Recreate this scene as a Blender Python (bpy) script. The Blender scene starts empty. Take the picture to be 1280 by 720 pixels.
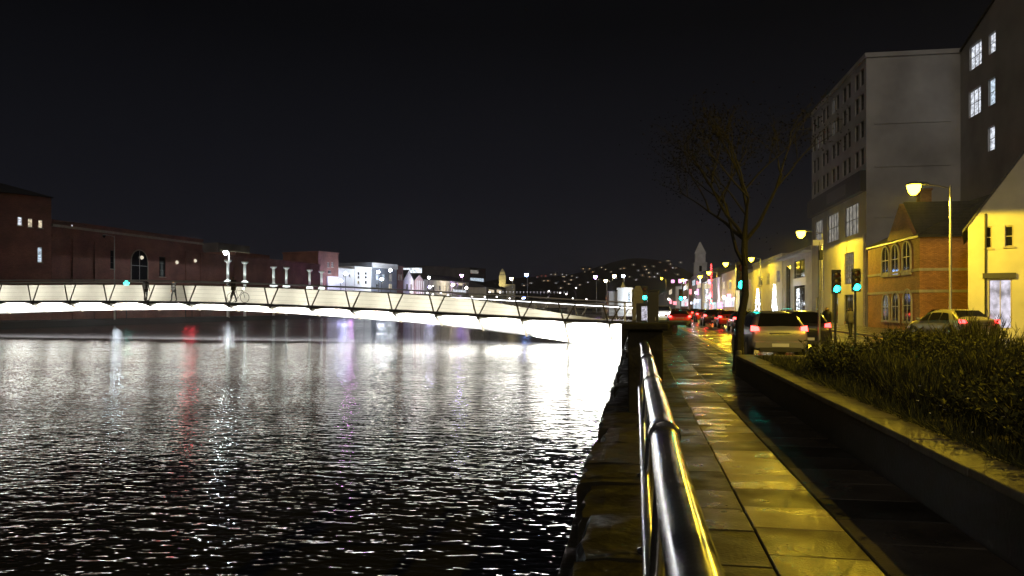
import bpy, bmesh, math, random
from mathutils import Vector, Matrix, noise as mnoise
R = math.radians
PI = math.pi
rng = random.Random(7)
scn = bpy.context.scene
COL = scn.collection

# ---------------------------------------------------------------- camera frame
YAW = math.atan(155 / 960)
S_, C_ = math.sin(YAW), math.cos(YAW)
EYE = 1.6
HOR = 383.0
WATER = -0.62
def ray(px):
    t = (px - 640) / 960
    return (-S_ + t * C_, C_ + t * S_)
def W(px, py, D):
    d = ray(px)
    return Vector((d[0] * D, d[1] * D, EYE + (HOR - py) * D / 960))
def atX(px, X):
    """distance along the optical axis at which column px crosses the street line x = X"""
    return X / ray(px)[0]

# ---------------------------------------------------------------- scene / camera / world
cam_d = bpy.data.cameras.new('camera')
cam = bpy.data.objects.new('camera', cam_d)
COL.objects.link(cam)
cam.location = (0, 0, EYE)
cam.rotation_euler = (R(90), 0, YAW)
cam_d.sensor_width = 36
cam_d.lens = 27
cam_d.shift_y = 23 / 1280
cam_d.clip_start = 0.05
cam_d.clip_end = 6000
scn.camera = cam
scn.view_settings.view_transform = 'Standard'
scn.view_settings.look = 'None'
scn.view_settings.exposure = 0
scn.view_settings.gamma = 1
scn.cycles.use_denoising = True
scn.cycles.max_bounces = 6
scn.cycles.sample_clamp_indirect = 60
scn.cycles.use_light_tree = True
scn.cycles.caustics_reflective = False
scn.cycles.caustics_refractive = False

world = bpy.data.worlds.new('World')
scn.world = world
world.use_nodes = True
wn, wl = world.node_tree.nodes, world.node_tree.links
wn.clear()
wo = wn.new('ShaderNodeOutputWorld')
tc = wn.new('ShaderNodeTexCoord')
sep = wn.new('ShaderNodeSeparateXYZ')
ramp = wn.new('ShaderNodeValToRGB')
mr = wn.new('ShaderNodeMapRange')
mr.inputs[1].default_value = -0.02
mr.inputs[2].default_value = 0.34
cr = ramp.color_ramp
cr.elements[0].color = (0.0125, 0.0122, 0.0175, 1)
cr.elements[0].position = 0
cr.elements[1].color = (0.0020, 0.0020, 0.0026, 1)
cr.elements[1].position = 1
e = cr.elements.new(0.45); e.color = (0.0062, 0.0063, 0.0092, 1)
bg1 = wn.new('ShaderNodeBackground')
bg1.inputs[1].default_value = 1.0
sky = wn.new('ShaderNodeTexSky')
sky.sky_type = 'NISHITA'
sky.sun_disc = False
sky.sun_elevation = R(28)
sky.sun_rotation = R(150)
bg2 = wn.new('ShaderNodeBackground')
bg2.inputs[1].default_value = 0.0001
add = wn.new('ShaderNodeAddShader')
# faint uneven glow of the town on thin cloud
nz = wn.new('ShaderNodeTexNoise'); nz.inputs['Scale'].default_value = 2.2; nz.inputs['Detail'].default_value = 3
mrn = wn.new('ShaderNodeMapRange'); mrn.inputs[3].default_value = 0.85; mrn.inputs[4].default_value = 1.15
mixc = wn.new('ShaderNodeVectorMath'); mixc.operation = 'SCALE'
wl.new(tc.outputs['Generated'], sep.inputs[0]); wl.new(sep.outputs[2], mr.inputs[0]); wl.new(mr.outputs[0], ramp.inputs[0])
wl.new(tc.outputs['Generated'], nz.inputs['Vector']); wl.new(nz.outputs[0], mrn.inputs[0])
wl.new(ramp.outputs[0], mixc.inputs[0]); wl.new(mrn.outputs[0], mixc.inputs['Scale'])
wl.new(mixc.outputs[0], bg1.inputs[0]); wl.new(sky.outputs[0], bg2.inputs[0])
wl.new(bg1.outputs[0], add.inputs[0]); wl.new(bg2.outputs[0], add.inputs[1]); wl.new(add.outputs[0], wo.inputs[0])

# ---------------------------------------------------------------- materials
MATS = {}
def mat(name, col, rough=0.6, metal=0.0, noise=None, nscale=3.0, bump=0.0, bscale=20.0, emit=None, estr=0.0,
        brick=None, spec=None, ior=None, rnoise=None):
    if name in MATS: return MATS[name]
    m = bpy.data.materials.new(name); MATS[name] = m
    m.use_nodes = True
    n, l = m.node_tree.nodes, m.node_tree.links
    p = n['Principled BSDF']
    p.inputs['Base Color'].default_value = (*col, 1)
    p.inputs['Roughness'].default_value = rough
    p.inputs['Metallic'].default_value = metal
    if spec is not None: p.inputs['Specular IOR Level'].default_value = spec
    if ior: p.inputs['IOR'].default_value = ior
    if emit:
        p.inputs['Emission Color'].default_value = (*emit, 1)
        p.inputs['Emission Strength'].default_value = estr
    t = n.new('ShaderNodeTexCoord')
    src = None
    if brick:
        mp = n.new('ShaderNodeMapping'); mp.inputs['Rotation'].default_value = (R(90), 0, 0)
        b = n.new('ShaderNodeTexBrick')
        b.inputs['Scale'].default_value = 1.0
        b.inputs['Brick Width'].default_value = brick[0]; b.inputs['Row Height'].default_value = brick[1]
        b.inputs['Mortar Size'].default_value = brick[2]
        b.inputs['Color1'].default_value = (*[c * .78 for c in col], 1)
        b.inputs['Color2'].default_value = (*[c * 1.2 for c in col], 1)
        b.inputs['Mortar'].default_value = (*[c * .55 for c in col], 1) if max(col) > .3 else (*[min(1, c * 1.4 + .03) for c in col], 1)
        # object x+y along the wall, z up
        sx = n.new('ShaderNodeSeparateXYZ'); cx = n.new('ShaderNodeCombineXYZ'); ad = n.new('ShaderNodeMath')
        l.new(t.outputs['Object'], sx.inputs[0]); l.new(sx.outputs[0], ad.inputs[0]); l.new(sx.outputs[1], ad.inputs[1])
        l.new(ad.outputs[0], cx.inputs[0]); l.new(sx.outputs[2], cx.inputs[1]); l.new(cx.outputs[0], b.inputs['Vector'])
        src = b.outputs['Color']
    if noise:
        nt = n.new('ShaderNodeTexNoise'); nt.inputs['Scale'].default_value = nscale; nt.inputs['Detail'].default_value = 6
        l.new(t.outputs['Object'], nt.inputs['Vector'])
        mx = n.new('ShaderNodeMix'); mx.data_type = 'RGBA'; mx.blend_type = 'MULTIPLY'; mx.inputs[0].default_value = 1
        r_ = n.new('ShaderNodeMapRange'); r_.inputs[1].default_value = .3; r_.inputs[2].default_value = .7
        r_.inputs[3].default_value = 1 - noise; r_.inputs[4].default_value = 1 + noise
        l.new(nt.outputs[0], r_.inputs[0])
        if src: l.new(src, mx.inputs[6])
        else: mx.inputs[6].default_value = (*col, 1)
        l.new(r_.outputs[0], mx.inputs[7]); l.new(mx.outputs[2], p.inputs['Base Color'])
    elif src: l.new(src, p.inputs['Base Color'])
    if rnoise:
        nt = n.new('ShaderNodeTexNoise'); nt.inputs['Scale'].default_value = rnoise[2]; nt.inputs['Detail'].default_value = 4
        l.new(t.outputs['Object'], nt.inputs['Vector'])
        r_ = n.new('ShaderNodeMapRange'); r_.inputs[1].default_value = .35; r_.inputs[2].default_value = .65
        r_.inputs[3].default_value = rnoise[0]; r_.inputs[4].default_value = rnoise[1]
        l.new(nt.outputs[0], r_.inputs[0]); l.new(r_.outputs[0], p.inputs['Roughness'])
    if bump:
        nb = n.new('ShaderNodeTexNoise'); nb.inputs['Scale'].default_value = bscale; nb.inputs['Detail'].default_value = 5
        bp = n.new('ShaderNodeBump'); bp.inputs['Strength'].default_value = 1; bp.inputs['Distance'].default_value = bump
        l.new(t.outputs['Object'], nb.inputs['Vector']); l.new(nb.outputs[0], bp.inputs['Height']); l.new(bp.outputs[0], p.inputs['Normal'])
    return m

def glow(name, col, s, sample=False):
    if name in MATS: return MATS[name]
    m = bpy.data.materials.new(name); MATS[name] = m
    m.use_nodes = True
    p = m.node_tree.nodes['Principled BSDF']
    p.inputs['Base Color'].default_value = (.02, .02, .02, 1)
    p.inputs['Roughness'].default_value = .5
    p.inputs['Emission Color'].default_value = (*col, 1)
    p.inputs['Emission Strength'].default_value = s
    if not sample: m.cycles.emission_sampling = 'NONE'
    return m

def per_slab(m, lo, hi):
    """each slab its own tone and polish"""
    n, l = m.node_tree.nodes, m.node_tree.links
    p = n['Principled BSDF']; g = n.new('ShaderNodeNewGeometry')
    for key, a, c in (('Base Color', lo, hi), ('Roughness', 1.35, .75)):
        src = p.inputs[key].links[0].from_socket
        r_ = n.new('ShaderNodeMapRange'); r_.inputs[3].default_value = a; r_.inputs[4].default_value = c
        l.new(g.outputs['Random Per Island'], r_.inputs[0])
        if key == 'Roughness':
            q = n.new('ShaderNodeMath'); q.operation = 'MULTIPLY'; l.new(src, q.inputs[0]); l.new(r_.outputs[0], q.inputs[1]); l.new(q.outputs[0], p.inputs[key])
        else:
            q = n.new('ShaderNodeVectorMath'); q.operation = 'SCALE'; l.new(src, q.inputs[0]); l.new(r_.outputs[0], q.inputs['Scale']); l.new(q.outputs[0], p.inputs[key])

def lit_pane(name, col, s, sc=(3, 1, 5)):
    """a lit room behind glass: uneven brightness from curtains and furniture"""
    if name in MATS: return MATS[name]
    m = bpy.data.materials.new(name); MATS[name] = m
    m.use_nodes = True
    n, l = m.node_tree.nodes, m.node_tree.links
    p = n['Principled BSDF']; p.inputs['Base Color'].default_value = (.03, .03, .03, 1); p.inputs['Roughness'].default_value = .08
    t = n.new('ShaderNodeTexCoord'); mp = n.new('ShaderNodeMapping'); mp.inputs['Scale'].default_value = sc
    nt = n.new('ShaderNodeTexNoise'); nt.inputs['Scale'].default_value = 1.0; nt.inputs['Detail'].default_value = 3
    r_ = n.new('ShaderNodeMapRange'); r_.inputs[1].default_value = .35; r_.inputs[2].default_value = .65
    r_.inputs[3].default_value = s * .35; r_.inputs[4].default_value = s * 1.25
    l.new(t.outputs['Object'], mp.inputs[0]); l.new(mp.outputs[0], nt.inputs['Vector']); l.new(nt.outputs[0], r_.inputs[0])
    l.new(r_.outputs[0], p.inputs['Emission Strength']); p.inputs['Emission Color'].default_value = (*col, 1)
    m.cycles.emission_sampling = 'NONE'
    return m

M = {}
M['brick'] = mat('red_brick', (.20, .09, .068), .8, brick=(.22, .075, .008), noise=.35, nscale=.35)
M['brick_warm'] = mat('orange_brick', (.42, .20, .08), .75, brick=(.22, .075, .008), noise=.22, nscale=.8, bump=.004, bscale=30)
M['render'] = mat('grey_render', (.36, .35, .33), .8, noise=.28, nscale=.28, bump=.003, bscale=12)
M['render_dark'] = mat('dark_render', (.13, .12, .12), .8, noise=.3, nscale=.4)
M['cream'] = mat('cream_render', (.62, .60, .48), .75, noise=.12, nscale=.9, bump=.003, bscale=15)
M['pale'] = mat('pale_render', (.6, .6, .58), .8, noise=.15, nscale=.6)
M['white'] = mat('white_paint', (.78, .78, .76), .45)
M['stone'] = mat('quay_stone', (.016, .014, .008), .75, spec=.2, noise=.5, nscale=2.2, bump=.02, bscale=7, rnoise=(.45, .9, 3))
M['stone_pale'] = mat('pale_stone', (.42, .38, .30), .7, noise=.2, nscale=3)
M['slate'] = mat('slate_roof', (.04, .04, .045), .55, brick=(.3, .2, .01), noise=.3, nscale=1)
M['glass'] = mat('dark_glass', (.015, .016, .018), .06, spec=.6)
M['frame'] = mat('window_frame_white', (.5, .5, .48), .5)
M['frame_dark'] = mat('window_frame_dark', (.05, .05, .05), .5)
M['steel'] = mat('galvanised_steel', (.34, .34, .33), .42, .6, noise=.15, nscale=5)
M['dark_metal'] = mat('dark_painted_metal', (.03, .03, .032), .4, .2)
M['bridge_white'] = mat('bridge_white_paint', (.72, .72, .68), .5, noise=.06, nscale=1.5)
M['bridge_rail'] = mat('bridge_rail_steel', (.30, .29, .27), .35, .7)
M['bridge_dark'] = mat('bridge_bracket_steel', (.09, .08, .06), .5, .4)
M['deck'] = mat('deck_surface', (.12, .11, .10), .6, noise=.2, nscale=2)
M['rail'] = mat('wet_rail_paint', (.42, .42, .43), .16, .95, bump=.0004, bscale=60, rnoise=(.10, .26, 7))
M['asphalt'] = mat('wet_asphalt', (.035, .035, .036), .3, noise=.35, nscale=1.2, bump=.006, bscale=60, rnoise=(.12, .42, .8))
M['path_bed'] = mat('slab_bed', (.02, .02, .018), .6)
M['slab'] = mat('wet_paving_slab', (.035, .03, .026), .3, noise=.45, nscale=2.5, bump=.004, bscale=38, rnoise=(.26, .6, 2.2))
M['slab_lit'] = mat('wet_gritty_slab_lamplit', (.15, .12, .06), .4, noise=.5, nscale=2.0, bump=.005, bscale=60, rnoise=(.2, .6, 1.5))  # amber lamplight patch painted into this row's base colour
M['slab_shaded'] = mat('wet_slab_wall_shade', (.042, .036, .028), .4, noise=.5, nscale=2.0, bump=.005, bscale=60, rnoise=(.22, .6, 1.5))  # planter wall's cast shadow painted in as a darker base colour
M['kerb'] = mat('granite_kerb', (.22, .21, .2), .4, noise=.2, nscale=6)
M['coping'] = mat('planter_coping', (.10, .09, .065), .6, noise=.4, nscale=5, bump=.006, bscale=30)
M['planter'] = mat('planter_wall_render', (.02, .02, .021), .7, noise=.3, nscale=3, bump=.006, bscale=20)
M['soil'] = mat('soil', (.03, .024, .016), .9, noise=.5, nscale=8, bump=.03, bscale=14)
M['ground'] = mat('town_ground', (.03, .03, .03), .8, noise=.3, nscale=.05)
M['hill'] = mat('night_hill', (.025, .02, .02), .9, noise=.3, nscale=.01)
M['rubber'] = mat('tyre_rubber', (.015, .015, .015), .8)
M['alloy'] = mat('alloy_rim', (.4, .4, .4), .3, .8)
M['carglass'] = mat('car_glass', (.008, .008, .01), .04, spec=.7)
M['plastic'] = mat('black_trim', (.02, .02, .02), .5)
M['plate'] = mat('plate_white', (.75, .75, .7), .4)
M['bark'] = mat('tree_bark', (.008, .006, .004), .85, noise=.4, nscale=6, bump=.02, bscale=14)
M['line'] = mat('road_paint', (.7, .7, .66), .45, noise=.2, nscale=6)
M['yline'] = mat('road_paint_yellow', (.75, .6, .08), .45, noise=.15, nscale=6)
M['skin'] = mat('skin', (.30, .18, .12), .6)
M['hair'] = mat('hair', (.03, .02, .015), .6)

for k_ in ('slab', 'slab_lit', 'slab_shaded'): per_slab(M[k_], .22, 1.6)
def leafmat(name, c1, c2):
    m = bpy.data.materials.new(name); m.use_nodes = True
    n, l = m.node_tree.nodes, m.node_tree.links
    p = n['Principled BSDF']; p.inputs['Roughness'].default_value = .8; p.inputs['Specular IOR Level'].default_value = .15
    g = n.new('ShaderNodeNewGeometry'); rp = n.new('ShaderNodeValToRGB')
    rp.color_ramp.elements[0].color = (*c1, 1); rp.color_ramp.elements[1].color = (*c2, 1)
    l.new(g.outputs['Random Per Island'], rp.inputs[0]); l.new(rp.outputs[0], p.inputs['Base Color'])
    return m
M['shrub'] = leafmat('shrub_leaf', (.035, .04, .011), (.10, .10, .03))
M['grass'] = leafmat('grass_blade', (.025, .03, .009), (.08, .08, .028))
M['leaf'] = leafmat('tree_leaf', (.004, .003, .002), (.009, .007, .003))

def water_mat():
    m = bpy.data.materials.new('river_water'); m.use_nodes = True
    n, l = m.node_tree.nodes, m.node_tree.links
    p = n['Principled BSDF']
    p.inputs['Base Color'].default_value = (.011, .011, .012, 1)
    p.inputs['Roughness'].default_value = .045
    p.inputs['IOR'].default_value = 1.33
    t = n.new('ShaderNodeTexCoord')
    def noise(sx, sy, rot, sc, det, dist=0.0):
        mp = n.new('ShaderNodeMapping'); mp.vector_type = 'POINT'
        mp.inputs['Scale'].default_value = (sx, sy, 1); mp.inputs['Rotation'].default_value = (0, 0, R(rot))
        q = n.new('ShaderNodeTexNoise'); q.inputs['Scale'].default_value = sc; q.inputs['Detail'].default_value = det
        q.inputs['Roughness'].default_value = .5; q.inputs['Distortion'].default_value = dist
        l.new(t.outputs['Object'], mp.inputs[0]); l.new(mp.outputs[0], q.inputs['Vector'])
        return q.outputs[0]
    def mul(a, k):
        x = n.new('ShaderNodeMath'); x.operation = 'MULTIPLY'; x.inputs[1].default_value = k; l.new(a, x.inputs[0]); return x.outputs[0]
    def addn(a, b):
        x = n.new('ShaderNodeMath'); x.operation = 'ADD'; l.new(a, x.inputs[0]); l.new(b, x.inputs[1]); return x.outputs[0]
    h = addn(mul(noise(.5, 1.0, -10, 4.8, 2, .3), .036), mul(noise(.6, 1.0, 16, 10.0, 1, .3), .016))
    h = addn(h, mul(noise(.7, 1, -4, 15, 1), .007))
    h = addn(h, mul(noise(.8, 1, 5, .7, 1), .035))
    # calm and ruffled patches
    pt = noise(.35, 1.0, 20, .09, 2, .6); pm = n.new('ShaderNodeMapRange')
    pm.inputs[1].default_value = .36; pm.inputs[2].default_value = .64; pm.inputs[3].default_value = .62; pm.inputs[4].default_value = 1.3
    l.new(pt, pm.inputs[0]); mm = n.new('ShaderNodeMath'); mm.operation = 'MULTIPLY'; l.new(h, mm.inputs[0]); l.new(pm.outputs[0], mm.inputs[1]); h = mm.outputs[0]
    b = n.new('ShaderNodeBump'); b.inputs['Strength'].default_value = 1; b.inputs['Distance'].default_value = WAVE
    l.new(h, b.inputs['Height']); l.new(b.outputs[0], p.inputs['Normal'])
    return m
WAVE = .9
M['water'] = water_mat()

# ---------------------------------------------------------------- mesh building
class MB:
    def __init__(s): s.v, s.f, s.mi, s.mats = [], [], [], []; s.cur = 0
    def use(s, m):
        if m not in s.mats: s.mats.append(m)
        s.cur = s.mats.index(m); return s
    def face(s, idx): s.f.append(idx); s.mi.append(s.cur)
    def poly(s, pts):
        b = len(s.v); s.v += [tuple(p) for p in pts]; s.face(list(range(b, b + len(pts))))
    def box(s, x0, x1, y0, y1, z0, z1):
        b = len(s.v)
        s.v += [(x0, y0, z0), (x1, y0, z0), (x1, y1, z0), (x0, y1, z0), (x0, y0, z1), (x1, y0, z1), (x1, y1, z1), (x0, y1, z1)]
        for q in ((0, 3, 2, 1), (4, 5, 6, 7), (0, 1, 5, 4), (1, 2, 6, 5), (2, 3, 7, 6), (3, 0, 4, 7)):
            s.face([b + k for k in q])
    def hexa(s, P):
        """eight points ordered as in box"""
        b = len(s.v); s.v += [tuple(p) for p in P]
        for q in ((0, 3, 2, 1), (4, 5, 6, 7), (0, 1, 5, 4), (1, 2, 6, 5), (2, 3, 7, 6), (3, 0, 4, 7)):
            s.face([b + k for k in q])
    def prism(s, poly, z0, z1):
        n = len(poly); b = len(s.v)
        s.v += [(p[0], p[1], z0) for p in poly] + [(p[0], p[1], z1) for p in poly]
        s.face([b + k for k in reversed(range(n))]); s.face([b + n + k for k in range(n)])
        for k in range(n): s.face([b + k, b + (k + 1) % n, b + n + (k + 1) % n, b + n + k])
    def rings(s, rings, cap=True, closed=True):
        b = len(s.v); n = len(rings[0])
        for r_ in rings: s.v += [tuple(p) for p in r_]
        for i in range(len(rings) - 1):
            for k in range(n if closed else n - 1):
                k2 = (k + 1) % n
                s.face([b + i * n + k, b + i * n + k2, b + (i + 1) * n + k2, b + (i + 1) * n + k])
        if cap:
            s.face([b + k for k in reversed(range(n))]); s.face([b + (len(rings) - 1) * n + k for k in range(n)])
    def tube(s, pts, r, n=8, cap=True):
        pts = [Vector(p) for p in pts]
        rs = r if isinstance(r, (list, tuple)) else [r] * len(pts)
        out = []; up = None
        for i, p in enumerate(pts):
            d = (pts[min(i + 1, len(pts) - 1)] - pts[max(i - 1, 0)]).normalized()
            if up is None:
                up = Vector((0, 0, 1)) if abs(d.z) < .9 else Vector((1, 0, 0))
            a = d.cross(up).normalized(); b_ = a.cross(d).normalized(); up = b_
            out.append([p + (a * math.cos(2 * PI * k / n) + b_ * math.sin(2 * PI * k / n)) * rs[i] for k in range(n)])
        s.rings(out, cap)
    def lathe(s, prof, n=16, c=(0, 0, 0), axis='z'):
        out = []
        for r_, z in prof:
            ring = []
            for k in range(n):
                a = 2 * PI * k / n
                if axis == 'z': ring.append((c[0] + r_ * math.cos(a), c[1] + r_ * math.sin(a), c[2] + z))
                elif axis == 'x': ring.append((c[0] + z, c[1] + r_ * math.cos(a), c[2] + r_ * math.sin(a)))
                else: ring.append((c[0] + r_ * math.cos(a), c[1] + z, c[2] + r_ * math.sin(a)))
            out.append(ring)
        s.rings(out, True)
    def build(s, name, m=None, parent=None, smooth=False, bevel=0.0):
        me = bpy.data.meshes.new(name)
        me.from_pydata(s.v, [], s.f)
        if m is not None and not s.mats: me.materials.append(m)
        for q in s.mats: me.materials.append(q)
        if s.mats:
            for p, k in zip(me.polygons, s.mi): p.material_index = k
        bm = bmesh.new(); bm.from_mesh(me)
        bmesh.ops.recalc_face_normals(bm, faces=bm.faces); bm.to_mesh(me); bm.free()
        if smooth:
            me.polygons.foreach_set('use_smooth', [True] * len(me.polygons))
        o = bpy.data.objects.new(name, me); COL.objects.link(o)
        if smooth and smooth != 'all':
            try: me.set_sharp_from_angle(angle=R(40))
            except Exception: pass
        if bevel:
            b = o.modifiers.new('bevel', 'BEVEL'); b.width = bevel; b.segments = 2; b.limit_method = 'ANGLE'
        if parent is not None: o.parent = parent
        return o

def tag(o, label=None, cat=None, group=None, kind=None):
    if label: o['label'] = label
    if cat: o['category'] = cat
    if group: o['group'] = group
    if kind: o['kind'] = kind
    return o
def thing(name, label, cat, loc=(0, 0, 0), rz=0, group=None):
    o = bpy.data.objects.new(name, None); COL.objects.link(o); o.empty_display_size = .3
    o.location = loc; o.rotation_euler = (0, 0, rz)
    return tag(o, label, cat, group)
KIDS = {}
def copy_tree(o, parent=None):
    c = o.copy(); COL.objects.link(c)
    if parent is not None: c.parent = parent
    for ch in list(o.children): copy_tree(ch, c)
    return c
def copy_thing(o, label, loc, rz, scale=None, group=None):
    c = copy_tree(o); c.location = loc; c.rotation_euler = (0, 0, rz); c['label'] = label
    if scale: c.scale = scale
    if group: c['group'] = group
    return c

def point(loc, power, col, r=.12, name='lamp_light', parent=None):
    d = bpy.data.lights.new(name, 'POINT'); d.energy = power; d.color = col; d.shadow_soft_size = r
    o = bpy.data.objects.new(name, d); COL.objects.link(o); o.location = loc
    if parent is not None: o.parent = parent
    return o
def spot(loc, power, col, ang=150, r=.12, dirv=(0, 0, -1), name='lamp_light', parent=None, blend=.5):
    d = bpy.data.lights.new(name, 'SPOT'); d.energy = power; d.color = col; d.shadow_soft_size = r
    d.spot_size = R(ang); d.spot_blend = blend
    o = bpy.data.objects.new(name, d); COL.objects.link(o); o.location = loc
    o.rotation_euler = Vector(dirv).to_track_quat('-Z', 'Y').to_euler()
    if parent is not None: o.parent = parent
    return o
def area(loc, dirv, sx, sy, power, col, xdir, name='strip_light', parent=None, spread=180):
    d = bpy.data.lights.new(name, 'AREA'); d.shape = 'RECTANGLE'; d.size = sx; d.size_y = sy; d.energy = power; d.color = col
    d.spread = R(spread)
    o = bpy.data.objects.new(name, d); COL.objects.link(o)
    z = -Vector(dirv).normalized(); x = Vector(xdir).normalized(); y = z.cross(x).normalized(); x = y.cross(z)
    mt = Matrix((x, y, z)).transposed().to_4x4(); mt.translation = Vector(loc)
    o.matrix_world = mt
    if parent is not None: o.parent = parent
    return o

SOD = (1.0, .68, .035)
WHT = (.86, .92, 1.0)

# soft sun added as fill from behind the camera, lifts the facades
sun_d = bpy.data.lights.new('fill_sun', 'SUN'); sun_d.energy = .40; sun_d.angle = R(25); sun_d.color = (1, .87, .74)
sun = bpy.data.objects.new('fill_sun', sun_d); COL.objects.link(sun)
sun.rotation_euler = Vector((.16, .86, -.48)).to_track_quat('-Z', 'Y').to_euler()

# ================================================================= SETTING
# water
b = MB(); b.poly([(-1500, -60, WATER), (40, -60, WATER), (40, 2600, WATER), (-1500, 2600, WATER)])
tag(b.build('water', M['water']), 'dark rippled river water', None, None, 'structure')

QX = -0.40        # quay edge
# land on the right bank
b = MB(); b.box(-.36, 600, -60, 2600, -2.2, -.16)
tag(b.build('ground', M['ground']), kind='structure')
# left bank land
FL = [(-420, 62), (-200, 72), (0, 78), (130, 92), (250, 112), (340, 132), (430, 168), (500, 205), (600, 290), (700, 430), (765, 700), (790, 1400)]
pts = []
for px, D in FL:
    w = W(px, 383, D); pts.append((w.x, w.y))
b = MB()
poly = pts + [(pts[-1][0], 2600), (-1500, 2600), (-1500, pts[0][1])]
b.prism(poly, -2.2, .0)
tag(b.build('far_bank', M['ground']), kind='structure')
# hill with noise
b = MB()
nx, ny = 60, 8
rows = []
for j in range(ny + 1):
    D = 900 + j * 110
    row = []
    for i in range(nx + 1):
        px = 380 + i * 10.5
        t = (px - 380) / 630
        prof = 8 + 52 * math.exp(-((px - 800) / 95) ** 2) + 24 * math.exp(-((px - 640) / 75) ** 2) + 12 * math.exp(-((px - 520) / 60) ** 2)
        prof *= math.sin(min(1, (j + .3) / ny * 1.1) * PI / 2)
        prof += 2 * mnoise.noise(Vector((px * .03, j * .7, 0)))
        row.append(W(px, HOR - prof, D))
    rows.append(row)
b.rings(rows, cap=False, closed=False)
tag(b.build('hill', M['hill'], smooth='all'), kind='structure')
HILLP = lambda px, j: 8 + 52 * math.exp(-((px - 800) / 95) ** 2) + 24 * math.exp(-((px - 640) / 75) ** 2) + 12 * math.exp(-((px - 520) / 60) ** 2)

# ---- footpath of individually laid slabs (one surface)
b = MB()
b.box(.02, 3.06, 18.9, 120, -.155, -.06); b.box(.02, 2.31, -6, 18.88, -.155, -.061)
tag(b.build('path_bed', M['path_bed']), kind='structure')
b = MB()
def slab(x0, x1, y0, y1, amp=.0045):
    g = .006
    zs = [rng.uniform(-amp, amp) for _ in range(4)]
    x0 += g; x1 -= g; y0 += g; y1 -= g
    e_ = .007
    bb = len(b.v)
    b.v += [(x0, y0, -.05), (x1, y0, -.05), (x1, y1, -.05), (x0, y1, -.05),
            (x0, y0, zs[0] - e_), (x1, y0, zs[1] - e_), (x1, y1, zs[2] - e_), (x0, y1, zs[3] - e_),
            (x0 + e_, y0 + e_, zs[0]), (x1 - e_, y0 + e_, zs[1]), (x1 - e_, y1 - e_, zs[2]), (x0 + e_, y1 - e_, zs[3])]
    for q in ((0, 1, 5, 4), (1, 2, 6, 5), (2, 3, 7, 6), (3, 0, 4, 7), (4, 5, 9, 8), (5, 6, 10, 9), (6, 7, 11, 10), (7, 4, 8, 11), (8, 9, 10, 11)):
        b.face([bb + k for k in q])
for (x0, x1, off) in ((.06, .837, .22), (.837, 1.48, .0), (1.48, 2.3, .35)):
    b.use(M['slab'] if x0 < .5 else (M['slab_lit'] if x0 < 1.4 else M['slab_shaded']))
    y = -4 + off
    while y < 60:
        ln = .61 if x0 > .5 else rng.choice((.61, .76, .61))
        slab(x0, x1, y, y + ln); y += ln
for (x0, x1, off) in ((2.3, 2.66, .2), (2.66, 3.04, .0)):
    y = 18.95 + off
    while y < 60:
        slab(x0, x1, y, y + .61); y += .61
y = 60
while y < 118:
    slab(.06, 3.04, y, y + 2); y += 2
tag(b.build('path'), 'wet stone paving slabs', kind='structure')
# ---- road
b = MB(); b.box(3.19, 13.2, 18.9, 600, -.16, -.125); b.box(7.4, 13.2, -30, 18.9, -.16, -.125)
tag(b.build('road', M['asphalt']), kind='structure')
b = MB(); b.box(3.05, 3.19, 19.05, 600, -.2, -.0); b.box(7.25, 7.4, -30, 18.9, -.2, -.0); b.box(3.05, 7.4, 18.9, 19.05, -.2, -.0); b.box(13.2, 13.35, -30, 600, -.2, 0)
tag(b.build('kerb', M['kerb'], bevel=.015), kind='structure')
b = MB(); b.box(13.35, 30, -30, 600, -.19, -.004)
tag(b.build('pavement', mat('far_pavement', (.13, .12, .1), .35, noise=.3, nscale=1, bump=.004, bscale=20, rnoise=(.18, .45, 1.2))), kind='structure')
b = MB()
for k in range(60):
    y = 21 + k * 6
    b.box(8.15, 8.27, y, y + 3, -.125, -.121)
b.box(3.35, 10.5, 33.2, 33.55, -.125, -.1205)
tag(b.build('road_marking', M['line']), kind='structure')
b = MB()
for xx in (3.38, 3.58, 12.8, 13.0): b.box(xx, xx + .09, 36 if xx < 5 else 17, 300, -.125, -.121)
tag(b.build('kerb_line', M['yline']), kind='structure')

# ---- quay wall with rough coping blocks
root = thing('quay_wall', 'dark mossy stone quay wall with uneven coping beside the river', 'quay wall')
b = MB()
y = -5.0
k = 0
offs = {}
while y < 70:
    ln = rng.uniform(.75, 1.5)
    jut = rng.uniform(-.05, .06)
    if 10.2 < y < 12.5: jut = .10
    zt = rng.uniform(-.02, .012)
    x0 = QX - jut - (.08 if 5 < y < 9 else 0)
    n = 6
    # rough block, top with dips
    xs = [x0, x0 + .13, x0 + .27, .055]
    prev = None
    rings_ = []
    for i in range(n + 1):
        yy = y + .012 + (ln - .024) * i / n
        e_ = rng.uniform(-.03, .03)
        rings_.append([(x0 + e_, yy, WATER - .6), (x0 + e_ + .0, yy, zt - .07 + rng.uniform(-.02, .02)), (x0 + .035 + e_, yy, zt - .015),
                       (x0 + .2, yy, zt + rng.uniform(-.012, .01)), (x0 + .34, yy, zt + rng.uniform(-.012, .01)), (.055, yy, zt * .4), (.055, yy, WATER - .6)])
    b.rings(rings_)
    y += ln; k += 1
b.build('coping', M['stone'], root)
b = MB()
for j, zr in enumerate((-.42, -.9)):
    y = -5 + j * .5
    while y < 70:
        ln = rng.uniform(.6, 1.2)
        b.box(QX - .13 + rng.uniform(-.02, .02), QX + .2, y + .012, y + ln - .012, zr - .22, zr + .17)
        y += ln
b.build('masonry', M['stone'], root)

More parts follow.
